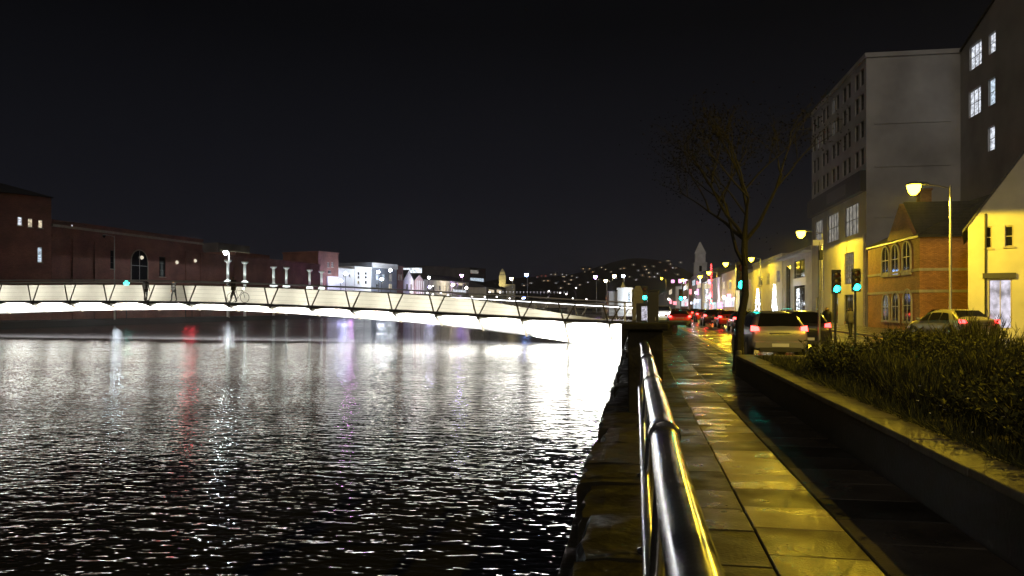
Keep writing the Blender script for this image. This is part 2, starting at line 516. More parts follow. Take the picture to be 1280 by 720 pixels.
# ---- quay railing
RX = .107
root = thing('quay_railing', 'wet dark tubular handrail with sleeve joints along the river edge', 'railing', (RX, 0, 0))
b = MB()
joints = [-1.2, .9, 3.05, 5.05, 7.3, 10.35]
for a, c in zip(joints[:-1], joints[1:]):
    pts_, rs = [], []
    n = 14
    for i in range(n + 1):
        yy = a + .012 + (c - a - .012) * i / n
        pts_.append((0.004 * math.sin(yy * 2.2), yy, 1.1 + .006 * math.sin(yy * 1.7))); rs.append(.053 if i else .0585)
    rs[1] = .053
    b.tube(pts_, rs, 24)
b.build('top_rail', M['rail'], root, smooth=True)
for jx in joints[1:-1]:
    b = MB(); b.tube([(0.004 * math.sin(jx * 2.2), jx - .05, 1.1), (0, jx + .03, 1.1)], .062, 24)
    b.build('rail_sleeve', M['rail'], root, smooth=True, bevel=.005)
b = MB()
for a, c in zip(joints[:-1], joints[1:]):
    b.tube([(-.05, a + .02, .52), (-.052, (a + c) / 2, .525), (-.05, c - .02, .52)], .030, 16)
b.build('lower_rail', M['rail'], root, smooth=True)
for jx in joints:
    b = MB(); b.tube([(-.03, jx, -.0), (-.03, jx, .5), (0, jx, 1.07)], [.03, .03, .03], 14); b.lathe([(.07, 0), (.07, .02), (.04, .035)], 14, (-.03, jx, .005))
    b.build('post', M['rail'], root, smooth=True)

# ---- pier at the end of the railing
p = W(805, 383, 11.6)
root = thing('stone_pier', 'squat stone pier with a wide flat cap at the end of the handrail', 'pier', (p.x, 11.9, 0))
b = MB(); b.box(-.24, .28, -.26, .26, 0, 1.24); b.build('shaft', M['stone'], root, bevel=.02)
b = MB(); b.box(-.33, .37, -.35, .35, 1.243, 1.345); b.build('cap', M['stone'], root, bevel=.025)
root = thing('parapet_wall', 'low dark stone parapet running from the capped pier to the bridge', 'wall', (.0, 12.2, 0))
b = MB(); b.box(-.12, .22, .1, 28.5, 0, .78); b.build('masonry', M['stone'], root, bevel=.02)
b = MB(); b.box(-.16, .26, .1, 28.5, .783, .88); b.build('coping', M['stone'], root, bevel=.02)

# ---- planter
PEND = 18.5
root = thing('planter_wall', 'dark retaining wall with pale stone coping beside the paving', 'planter', (2.3, 0, 0))
b = MB(); b.box(0, .3, -5, PEND, -.1, .41); b.box(.3, 4.9, PEND - .3, PEND, -.15, .41); b.box(4.65, 4.9, -5, PEND - .3, -.15, .41)
b.build('wall', M['planter'], root)
b = MB()
y = -5
jogs = 0
while y < PEND:
    ln = min(rng.uniform(1.1, 1.3), PEND - y)
    dx = rng.uniform(-.006, .006); dz = rng.uniform(-.004, .004)
    wd = .36
    if abs(y + ln / 2 - 4.3) < .7: dx = .10
    b.box(-.025 + dx, wd + dx, y + .004, y + ln - .004, .413 + dz, .48 + dz)
    y += ln
b.box(.365, 4.9, PEND - .34, PEND + .02, .413, .478)
b.build('coping', M['coping'], root, bevel=.012)
b = MB(); b.lathe([(.05, .0), (.07, .03), (.07, .08), (.04, .11)], 12, (.05, PEND - .1, .475)); b.build('end_knob', M['coping'], root, smooth=True)
b = MB(); b.box(2.61, 6.94, -5, PEND - .31, -.1, .38)
tag(b.build('soil', M['soil']), kind='structure')

# ---- plants
def blade(b_, base, tip, w, bend):
    base = Vector(base); tip = Vector(tip); d = tip - base
    side = d.cross(Vector((rng.uniform(-1, 1), rng.uniform(-1, 1), .1)))
    if side.length < 1e-5: side = Vector((1, 0, 0))
    side = side.normalized() * w
    mid = base + d * .55 + Vector(bend)
    bb = len(b_.v)
    b_.v += [tuple(base - side * .6), tuple(base + side * .6), tuple(mid + side), tuple(mid - side), tuple(tip)]
    b_.face([bb, bb + 1, bb + 2, bb + 3]); b_.face([bb + 3, bb + 2, bb + 4])
def leafquad(b_, c, d, w, ln):
    d = d.normalized(); sd = d.cross(Vector((rng.uniform(-1, 1), rng.uniform(-1, 1), rng.uniform(-1, 1))))
    if sd.length < 1e-4: sd = Vector((1, 0, 0))
    sd = sd.normalized() * w
    bb = len(b_.v)
    b_.v += [tuple(c), tuple(c + d * ln * .5 + sd), tuple(c + d * ln), tuple(c + d * ln * .5 - sd)]
    b_.face([bb, bb + 1, bb + 2, bb + 3])
def shrub_mesh(seed, rad, h, nst, kind):
    r0 = random.Random(seed)
    f = MB(); st = MB()
    for i in range(nst):
        a = r0.uniform(0, 2 * PI); rr = rad * math.sqrt(r0.random()) * .6
        bx, by = rr * math.cos(a), rr * math.sin(a)
        hh = h * r0.uniform(.55, 1.05) * (1 - .35 * (rr / rad) ** 2)
        lx, ly = bx * .9 + r0.uniform(-.18, .18), by * .9 + r0.uniform(-.18, .18)
        P0 = Vector((bx, by, 0)); P1 = Vector((bx + lx * .45, by + ly * .45, hh * .55)); P2 = Vector((bx + lx, by + ly, hh))
        st.tube([P0, P1, P2], [.008, .006, .0025], 4)
        nl = 26 if kind == 'leafy' else 15
        for k in range(nl):
            t = r0.uniform(.12, 1)
            q = P0.lerp(P1, t * 2) if t < .5 else P1.lerp(P2, t * 2 - 1)
            d = Vector((r0.uniform(-1, 1), r0.uniform(-1, 1), r0.uniform(-.1, 1.1)))
            if kind == 'leafy': leafquad(f, q, d, r0.uniform(.008, .017), r0.uniform(.04, .08))
            else:
                d.z += 1.4; leafquad(f, q, d, .005, r0.uniform(.09, .2))
    return f, st
protos = []
for i, (kind, rad, h, n) in enumerate((('leafy', .55, .72, 130), ('spiky', .5, .85, 120), ('leafy', .5, .55, 110), ('spiky', .42, .62, 90))):
    f, st = shrub_mesh(31 + i, rad, h, n, kind)
    root = thing('shrub', 'x', 'shrub', (0, -100, 0))
    f.build('foliage', M['shrub'], root); st.build('stem', M['bark'], root)
    protos.append(root)
spots = []
for yy in [1.6, 2.7, 3.8, 4.9, 6.0, 7.1, 8.2, 9.3, 10.4, 11.5, 12.7, 14.0, 15.2, 16.4, 17.5]:
    for xx in (3.45, 4.45, 5.5, 6.4):
        if xx < 4.5 and yy > 14.9: continue
        if yy < 2.5 and xx < 4: continue
        spots.append((xx + rng.uniform(-.2, .2), yy + rng.uniform(-.25, .25)))
used = set()
for i, (x, y) in enumerate(spots):
    k = rng.choice((0, 1, 0, 1, 2, 3)) if x > 3.7 else rng.choice((2, 3))
    lab = ['dense leafy shrub in the planter behind the coping', 'tall spiky shrub in the planter behind the coping',
           'low leafy shrub at the front of the planter', 'low spiky shrub at the front of the planter'][k]
    o = protos[k]
    if k in used: o = copy_tree(o)
    used.add(k)
    sc = rng.uniform(.95, 1.25)
    o.location = (x, y, .37); o.rotation_euler = (0, 0, rng.uniform(0, 6.28)); o.scale = (sc, sc, sc * rng.uniform(.92, 1.06))
    o['label'] = lab; o['group'] = 'shrubs in the planter'
b = MB()
for i in range(15000):
    x = 2.65 + rng.random() ** 1.6 * 4.2; y = rng.uniform(.6, 18)
    h = rng.uniform(.05, .2)
    blade(b, (x, y, .37), (x + rng.uniform(-.1, .1), y + rng.uniform(-.1, .1), .40 + h * 1.3), .004, (0, 0, .01))
for i in range(1500):     # strands leaning over the coping
    y = rng.uniform(1, 15.5)
    blade(b, (2.68, y, .38), (2.67 - rng.uniform(.0, .16), y + rng.uniform(-.12, .12), .485 + rng.uniform(.0, .10)), .004, (0, 0, .04))
tag(b.build('grass', M['grass']), 'rough grass growing between the shrubs in the planter', 'grass', None, 'stuff')
b = MB()
for i in range(60):
    x = rng.uniform(2.8, 4.2); y = rng.uniform(1.6, 9); z = rng.uniform(.5, .75)
    for k in range(5):
        a = k * 2 * PI / 5
        leafquad(b, Vector((x, y, z)), Vector((math.cos(a), math.sin(a), .5)), .006, .016)
tag(b.build('small_flowers', mat('petal', (.8, .8, .75), .6)), 'tiny white flowers scattered in the planter', 'flowers', None, 'stuff')

# ---- street tree
def tree(name, label, loc, h, crown_c, crown_r, leaves, trunk_r, seed, group=None, leafsize=.12):
    r0 = random.Random(seed)
    root = thing(name, label, 'tree', loc, 0, group)
    tr = MB(); cr_ = MB(); tips = []
    def limb(p, d, ln, rad, lvl):
        pts_ = [p]; q = p
        for k in range(4):
            d = (d + Vector((r0.uniform(-.22, .22), r0.uniform(-.22, .22), r0.uniform(-.05, .14)))).normalized()
            q = q + d * ln / 4; pts_.append(q)
        tr.tube(pts_, [rad * (1 - .13 * i) for i in range(5)], 9 if lvl == 0 else 5)
        if lvl >= 3:
            tips.append((pts_[2], d)); tips.append((q, d))
            for k in range(9):
                o_ = pts_[r0.choice((1, 2, 3, 4))]; nd = (d * .6 + Vector((r0.uniform(-1, 1), r0.uniform(-1, 1), r0.uniform(-.5, .9)))).normalized()
                ln_ = r0.uniform(.2, .5); mid = o_ + nd * ln_ * .5 + Vector((0, 0, r0.uniform(-.03, .05)))
                tr.tube([o_, mid, o_ + nd * ln_], [.006, .004, .002], 3)
            return
        for k in range(3 if lvl else 6):
            a = r0.uniform(0, 6.28); el = r0.uniform(.25, 1.0)
            nd = (d * .55 + Vector((math.cos(a) * el, math.sin(a) * el, .35))).normalized()
            limb(pts_[r0.choice((3, 4)) if lvl else r0.choice((3, 4, 4))], nd, ln * r0.uniform(.6, .8), rad * .45, lvl + 1)
        tips.append((q, d))
    tr.tube([(0, 0, -.1), (0, 0, .15), (.01, 0, .5)], [trunk_r * 1.35, trunk_r * 1.1, trunk_r], 12)
    limb(Vector((.01, 0, .5)), Vector((0, 0, 1)), h * .42, trunk_r, 0)
    tr.build('trunk', M['bark'], root, smooth=True)
    for i in range(leaves):
        p, d = tips[r0.randrange(len(tips))]
        q = p + Vector((r0.gauss(0, .3), r0.gauss(0, .3), r0.gauss(0, .26)))
        leafquad(cr_, q, Vector((r0.uniform(-1, 1), r0.uniform(-1, 1), r0.uniform(-1, .4))), leafsize * .35, leafsize)
    cr_.build('crown', M['leaf'], root)
    return root
p = W(923, 383, 19.15)
tree('street_tree', 'dark street tree rising at the end of the planter wall', (p.x, p.y, 0), 6.8, None, None, 2600, .125, 5, None, .06)

# ================================================================= LAMPS, SIGNS
bowl = glow('sodium_bowl', (1, .74, .03), 26)
def street_lamp(label, px, py, D, arm=1.8, adir=(-1, 0), power=2600, h_extra=0, bowlmat=None, col=SOD, light=True, loc=None, size=1.0, kind=0):
    if loc is None: hd = W(px, py, D)
    else: hd = Vector(loc)
    ax, ay = adir
    base = Vector((hd.x - ax * arm, hd.y - ay * arm, 0))
    H = hd.z + .1
    root = thing('street_lamp', label, 'street lamp', base, 0, 'street lamps')
    b = MB(); b.lathe([(.10, 0), (.10, 1.3), (.062, 1.4), (.055, H - .15), (.05, H)], 12); b.build('pole', M['steel'], root, smooth=True)
    b = MB(); b.tube([(0, 0, H - .12), (ax * arm * .35, ay * arm * .35, H + .03), (ax * arm * .82, ay * arm * .82, H + .1)], .032, 8); b.build('arm', M['steel'], root, smooth=True)
    s = size
    b = MB()
    A = Vector((ax, ay, 0)); B = Vector((-ay, ax, 0)); c = Vector((ax * arm, ay * arm, H + .09))
    rr = []
    for t, w, zt in ((-.42, .04, .04), (-.3, .09, .08), (-.05, .15, .10), (.12, .13, .08), (.19, .05, .03)):
        rr.append([c + A * t * s + B * (w * s * math.cos(q)) + Vector((0, 0, max(-.01, zt * math.sin(q)) * s)) for q in [k * PI / 5 for k in range(10)]])
    b.rings(rr); b.build('lantern_head', M['steel'], root, smooth=True)
    b = MB()
    rr = []
    for t, w, zt in ((-.19, .05, .08), (-.15, .12, .2), (-.06, .17, .30), (.04, .175, .31), (.13, .13, .22), (.18, .05, .08)):
        rr.append([c + A * t * s + B * (w * s * math.cos(q)) + Vector((0, 0, -.012 + min(0, zt * math.sin(q)) * s)) for q in [k * PI / 5 for k in range(10)]])
    b.rings(rr); b.build('bowl', bowlmat or bowl, root, smooth=True)
    if light: spot(c + Vector((0, 0, -.36 * s)), power, col, 177, .1, (0, 0, -1), parent=root, blend=.06)
    return root
street_lamp('tall sodium lamp in front of the orange brick house', 1142, 236, 36, 1.6, power=4000, size=1.6)
street_lamp('tall sodium lamp left of the grey block, before the garage', 1001, 292, 67, 1.8, power=3600, size=2.0)
street_lamp('distant sodium lamp just left of the street tree trunk', 907, 330, 116, 1.5, power=2200, size=2)
street_lamp('bright lamp on a bracket above the pale houses, right of the tree trunk', 939, 324, 104, 1.2, power=800, size=1.8)
for i, (px, py, X, lab) in enumerate(((886, 341, 13.5, 'far lamp beside the red light column'), (875, 346, 12.5, 'far lamp over the shopfronts, left of the red column'),
                                      (853, 350, 12.0, 'far lamp above the queue of cars'), (827, 348, 9.0, 'far lamp at the end of the street'))):
    D = atX(px, X)
    street_lamp(lab, px, py, D, 1.5, power=1000, size=2)
# lamps of the same row nearer than the frame's edge
for i, (x, y) in enumerate(((13.6, 9.5), (14.0, -12))):
    street_lamp('sodium lamp of the street row beyond the right edge', 0, 0, 0, 1.8, power=(6800, 1500)[i], loc=(x - .6, y, 8.0))
# lamps on the left side of the scene, on far quays
wb = glow('white_bowl', (.9, .95, 1), 90); bb_ = glow('blue_bowl', (.25, .45, 1), 80); vb = glow('violet_bowl', (.62, .3, 1), 90); yb = glow('yellow_bowl', (1, .8, .4), 60)
street_lamp('white quay lamp in front of the brick blocks on the far bank', 282, 316, 108, .5, (-.7, -.7), 900, bowlmat=wb, col=WHT, size=1.6)
street_lamp('tall lamp post with an unlit head before the long brick building', 130, 296, 93, 1.4, (-1, 0), 0, bowlmat=M['glass'], light=False)
street_lamp('blue lamp on a tall post behind the middle of the bridge', 658, 343, 210, .3, (-1, 0), 900, bowlmat=bb_, col=(.3, .5, 1), light=False, size=2.6)
street_lamp('violet lamp on a tall post near the right end of the bridge', 744, 346, 190, .3, (-1, 0), 900, bowlmat=vb, col=(.6, .4, 1), light=False, size=2.2)
street_lamp('violet lamp above the pale far houses', 577, 344, 240, .3, (-1, 0), 900, bowlmat=vb, light=False, size=2.4)
street_lamp('pale yellow lamp post left of the blue lamp', 639, 348, 200, .4, (-1, 0), 900, bowlmat=yb, light=False, size=2.2)
street_lamp('shorter warm lamp right of the violet lamp', 757, 351, 170, .3, (-1, 0), 900, bowlmat=yb, light=False, size=1.8)
street_lamp('taller warm lamp near the bridge end post', 768, 345, 170, .4, (1, 0), 900, bowlmat=yb, light=False, size=2.0)
street_lamp('white lamp high over the end of the bridge', 779, 345, 180, .2, (-1, 0), 900, bowlmat=wb, light=False, size=1.8)

def signal(label, px, py, D, face=(0, -1), pole=True, power=60, h=None, col=(.05, 1, .75)):
    c = W(px, py, D)
    root = thing('traffic_light', label, 'traffic light', (c.x, c.y, -.12 if c.x > 3.1 else 0), 0, 'traffic lights')
    z = c.z - root.location.z
    b = MB(); b.tube([(0, .12, 0), (0, .12, z + .75)], .055, 10); b.build('pole', M['dark_metal'], root, smooth=True)
    b = MB(); b.box(-.2, .2, -.10, .06, z - .22, z + .90); b.build('signal_head', M['plastic'], root, bevel=.03)
    for k, m_ in enumerate((glow('green_lens', (.008, 1, .70), 28), mat('amber_off', (.08, .04, .01), .3), mat('red_off', (.06, .008, .008), .3))):
        b = MB(); b.lathe([(.15, 0), (.14, -.03), (.05, -.05)], 16, (0, -.102, z + k * .33), 'y'); b.build('lens', m_, root, smooth=True)
        b = MB(); b.rings([[(.155 * math.cos(a), yy, z + k * .33 + .155 * math.sin(a)) for a in [R(-20) + R(220) * q / 9 for q in range(10)]] for yy in (-.10, -.30)], False, False); b.build('visor', M['plastic'], root)
    point((0, -.32, z), power, col, .08, parent=root)
    return root
signal('green traffic light half hidden by the street tree trunk', 927, 356, 30, power=9)
signal('green traffic light at the foot of the grey block, left one of the pair', 1045, 361, 36, power=3)
signal('green traffic light at the foot of the grey block, right one of the pair', 1070, 359, 37, power=3)
signal('far green traffic light above the red car', 851, 373, 75, power=60)
signal('green traffic light behind the dark cabinet by the bridge end', 806, 372, 60, power=40)

# sign pole
p = W(1024, 383, 24)
root = thing('sign_post', 'slim grey pole with a small white sign on top, right of the silver car', 'sign post', (p.x, p.y, .0))
b = MB(); b.tube([(0, 0, -.1), (0, 0, 3.62)], .035, 10); b.build('pole', M['steel'], root, smooth=True)
b = MB(); b.box(-.20, .12, -.03, -.005, 3.50, 3.68); b.build('sign_plate', M['plate'], root, bevel=.01)
b = MB(); b.box(-.02, .10, -.06, .06, 3.05, 3.36); b.build('sensor_box', M['dark_metal'], root, bevel=.02)

# dark kiosk / pylon at bridge end
p = W(790.5, 383, 43)
root = thing('bridge_end_pylon', 'slender tapering stone pylon at the quay end of the bridge', 'pylon', (p.x + .3, p.y, 0))
b = MB(); b.rings([[(-w, -w, z), (w, -w, z), (w, w, z), (-w, w, z)] for w, z in ((.34, 0), (.26, 2.45), (.14, 2.75))]); b.build('shaft', mat('pylon_stone', (.16, .15, .12), .7, noise=.3, nscale=4), root, bevel=.02)
p = W(816, 383, 33)
root = thing('street_cabinet', 'dark tall cabinet standing on the paving near the bridge end', 'cabinet', (p.x, p.y, 0))
b = MB(); b.box(-.24, .24, -.2, .2, 0, 2.25); b.build('case', M['dark_metal'], root, bevel=.04)
b = MB(); b.box(-.27, .27, -.23, .23, 2.253, 2.32); b.build('lid', M['dark_metal'], root, bevel=.02)
b = MB(); b.box(.09, .12, -.215, -.202, 1.0, 1.15); b.build('handle', M['steel'], root)
p = W(804.5, 383, 36)
root = thing('poster_case', 'small glowing white poster case left of the dark cabinet', 'poster case', (p.x, p.y, 0))
b = MB(); b.box(-.34, .34, -.1, .1, .0, 1.75); b.build('case', M['dark_metal'], root, bevel=.03)
b = MB(); b.box(-.10, .16, -.125, -.103, .95, 1.6); b.build('poster', lit_pane('poster_lit', (.85, .82, .95), .7, (8, 1, 12)), root)

# ================================================================= FOOTBRIDGE
BS = W(783, 383, 44.0); BE = W(0, 383, 56.0)
bdir = Vector((BE.x - BS.x, BE.y - BS.y)).normalized()
bang = math.atan2(bdir.y, bdir.x)
# local: x along towards left bank; camera side must be local -y?  check
loc_y = Vector((-bdir.y, bdir.x))
VS = -1 if loc_y.y > 0 else 1   # near-side sign
FAR = 1 if loc_y.y > 0 else -1
def bu(px):
    d = ray(px); A = Vector((BS.x, BS.y))
    # A + u*b = t*d
    det = -bdir.x * d[1] + bdir.y * d[0]
    u = (A.x * d[1] - A.y * d[0]) / det * 1.0
    t = ((A.x + u * bdir.x) * d[0] + (A.y + u * bdir.y) * d[1]) / (d[0] ** 2 + d[1] ** 2)
    return u, t
def interp(tab, x):
    tab = sorted(tab)
    if x <= tab[0][0]:
        (x0, y0), (x1, y1) = tab[0], tab[1]
    elif x >= tab[-1][0]:
        (x0, y0), (x1, y1) = tab[-2], tab[-1]
    else:
        for (x0, y0), (x1, y1) in zip(tab, tab[1:]):
            if x0 <= x <= x1: break
    return y0 + (y1 - y0) * (x - x0) / (x1 - x0)
DECK = [(-120, 377.5), (0, 376.3), (90, 375.8), (180, 376.3), (235, 377), (285, 378.3), (337, 380.3), (388, 382.3), (439, 384.5), (492, 387.2), (544, 390), (597, 393), (652, 396), (706, 399), (762, 401.3), (783, 402)]
RAILT = [(-120, 352), (0, 350.5), (90, 350), (180, 350.5), (235, 351.5), (285, 353), (337, 354.8), (388, 356.8), (439, 359), (492, 361.7), (544, 364.5), (597, 367.5), (652, 370.5), (706, 374), (762, 377), (783, 378)]
KEEL = [(-120, 395), (0, 391), (40, 389.5), (90, 388), (180, 387), (235, 387), (285, 388.5), (337, 391), (388, 394.5), (439, 398), (492, 402), (544, 406.5), (597, 412.5), (652, 419.5), (706, 427.5), (735, 433), (783, 436)]
SPINE = [(-120, 357), (0, 356.5), (90, 356), (180, 356.5), (285, 358.5), (388, 362), (492, 367.5), (544, 371), (597, 377), (640, 384), (700, 393), (745, 400), (783, 402)]
def bz(tab, px, dv=0.0):
    u, t = bu(px)
    return EYE + (HOR - interp(tab, px)) * (t + dv) / 960
BW = 4.6
bridge = thing('footbridge', 'white lit curved footbridge with V shaped rail posts across the river', 'footbridge', (BS.x, BS.y, 0), bang)
nodes = [762, 706, 652, 597, 544, 492, 439, 388, 337, 285, 235, 184, 135, 86, 40, -6, -52, -98]
samples = []
px = 783
while px > -118: samples.append(px); px -= 9
samples.append(-118)
def L(u, v, z): return (u, v * FAR, z)
UP = {px: bu(px)[0] for px in samples}
b = MB(); rr = []
for px in samples:
    u = UP[px]; zd = bz(DECK, px)
    rr.append([L(u, 0, zd), L(u, BW, zd), L(u, BW, zd - .14), L(u, 0, zd - .14)])
b.rings(rr); b.build('deck', M['deck'], bridge)
b = MB(); rr = []
for px in samples:
    u = UP[px]; zd = bz(DECK, px)
    rr.append([L(u, -.03, zd + .02), L(u, -.003, zd + .02), L(u, -.003, zd - .13), L(u, -.03, zd - .13)])
b.rings(rr); b.build('edge_beam', M['dark_metal'], bridge)
b = MB(); rr = []
for px in samples:   # hull
    u = UP[px]; zd = bz(DECK, px) - .145; zk = max(bz(KEEL, px, 1.3), WATER - .5)
    zk = min(zk, zd - .25)
    zm = zd - .10
    rr.append([L(u, .14, zd), L(u, .16, zm), L(u, 1.3, zk), L(u, BW - 1.3, zk), L(u, BW - .16, zm), L(u, BW - .14, zd)])
b.rings(rr); b.build('hull', M['bridge_white'], bridge, smooth=True)
b = MB(); rr = []
for px in samples:   # spine
    if px > 752: continue
    u = UP[px]; zd = bz(DECK, px); zs = max(bz(SPINE, px, 2.0), zd + .04)
    rr.append([L(u, 1.95, zd + .002), L(u, 2.05, zs), L(u, 2.55, zs), L(u, 2.65, zd + .002)])
b.rings(rr); b.build('spine', M['bridge_white'], bridge, smooth=True)
for side, v0 in (('near', 0.0), ('far', BW)):
    b = MB(); b.tube([L(UP[px], v0 - (.12 if side == 'near' else -.12), bz(RAILT, px)) for px in samples], .045, 8)
    b.build('handrail', M['bridge_rail'], bridge, smooth=True)
    b = MB(); b.tube([L(UP[px], v0 - (.02 if side == 'near' else -.02), bz(RAILT, px) - .25) for px in samples], .028, 6)
    b.build('lower_bar', M['bridge_dark'], bridge, smooth=True)
    b = MB()
    for k in range(3):
        b.tube([L(UP[px], v0, bz(DECK, px) + (bz(RAILT, px) - .25 - bz(DECK, px)) * (k + 1) / 4) for px in samples[::2]], .006, 4)
    b.build('cable', M['steel'], bridge)
    for px in nodes:
        u, t = bu(px); zd = bz(DECK, px); zr = bz(RAILT, px) - .24
        m_ = MB()
        sg = 1 if side == 'near' else -1
        for du0, du1 in ((.10, .36), (-.10, -.66)):
            P0 = Vector((u + du0, v0 * FAR, zd - .02)); P1 = Vector((u + du1, (v0 - .03 * sg) * FAR, zr))
            w = .045
            m_.hexa([P0 + Vector((-w, -.02, 0)), P0 + Vector((w, -.02, 0)), P0 + Vector((w, .02, 0)), P0 + Vector((-w, .02, 0)),
                     P1 + Vector((-w, -.02, 0)), P1 + Vector((w, -.02, 0)), P1 + Vector((w, .02, 0)), P1 + Vector((-w, .02, 0))])
        m_.build('rail_post', M['bridge_dark'], bridge)
# brackets below the deck at each node
for px in nodes:
    u, t = bu(px); zd = bz(DECK, px) - .14; zk = max(bz(KEEL, px, 1.3), WATER) 
    for vv, vk in ((-.02, 1.22), (BW + .02, BW - 1.22)):
        m_ = MB()
        zz = max(zk, zd - 1.6)
        vk2 = vv + (vk - vv) * (zd - zz) / max(.3, zd - zk)
        m_.hexa([L(u - .05, vv, zd - .14), L(u + .05, vv, zd - .14), L(u + .05, vk2, zz - .06), L(u - .05, vk2, zz - .06),
                 L(u - .05, vv, zd - .005), L(u + .05, vv, zd - .005), L(u + .05, vk, zd - .005), L(u - .05, vk, zd - .005)])
        m_.build('bracket', M['bridge_dark'], bridge)
# dark olive panels on the spine between the lit bays
# end post
u0 = bu(781)[0]; zd = bz(DECK, 781)
b = MB(); b.box(u0 - .05, u0 + .05, -.05, .05, zd, bz(RAILT, 781)); b.box(u0 - .05, u0 + .05, BW * FAR - .05, BW * FAR + .05, zd, bz(RAILT, 781) - .0)
b.build('end_post', M['bridge_white'], bridge)
# LED strip under the far handrail
b = MB(); b.tube([L(UP[px], BW - .10, bz(RAILT, px, 0) - .33) for px in samples if px > 300], .02, 6)
b.build('led_strip', glow('led_strip_white', (.95, .97, 1), 6), bridge)
# lamps (real light): one under each bay for the hull, one on the rail for the spine
BM = bridge.matrix_basis.copy()
RZ = Matrix.Rotation(bang, 4, 'Z')
bt = Matrix.Translation((BS.x, BS.y, 0)) @ RZ
mids = [(a + c) / 2 for a, c in zip(nodes, nodes[1:])] + [773]
HULLP, SPINEP = 2100, 32
for px in mids:
    u, t = bu(px); zd = bz(DECK, px)
    depth = max(.6, zd - bz(KEEL, px, 1.3))
    l_ = 1.6 if px < 770 else .5
    area(L(u, -.35, zd - .42), L(0, 1, -.8) , l_, .10, HULLP * max(.45, min(2.0, 2.0 - (px - 250) / 480 * 1.5)) * l_ / 1.6, (1, .98, .93), (1, 0, 0), parent=bridge, spread=138)
    if px < 720:
        area(L(u, .12, bz(RAILT, px) - .30), L(0, 1, -.45), .9, .05, SPINEP, (1, .95, .78), (1, 0, 0), parent=bridge, spread=140)
    if px > 540:
        area(L(u, BW - .2, bz(RAILT, px) - .36), L(0, -1, -.9), 2.2, .04, 8, (1, 1, 1), (1, 0, 0), parent=bridge, spread=140)
# abutment block on the quay side
root = thing('bridge_abutment', 'stone abutment where the footbridge lands on the quay', 'abutment', (BS.x, BS.y, 0), bang)
b = MB(); 
b.hexa([L(-2.6, -.4, WATER - 1), L(.25, -.4, WATER - 1), L(.25, BW + .4, WATER - 1), L(-2.6, BW + .4, WATER - 1),
        L(-2.6, -.4, .55), L(.25, -.4, .55), L(.25, BW + .4, .55), L(-2.6, BW + .4, .55)])
b.build('masonry', M['stone'], root, bevel=.03)
b = MB(); b.box(-3.4, .1, min(L(0, -.55, 0)[1], L(0, BW + .55, 0)[1]), max(L(0, -.55, 0)[1], L(0, BW + .55, 0)[1]), .553, .72); b.build('landing', M['stone'], root, bevel=.03)

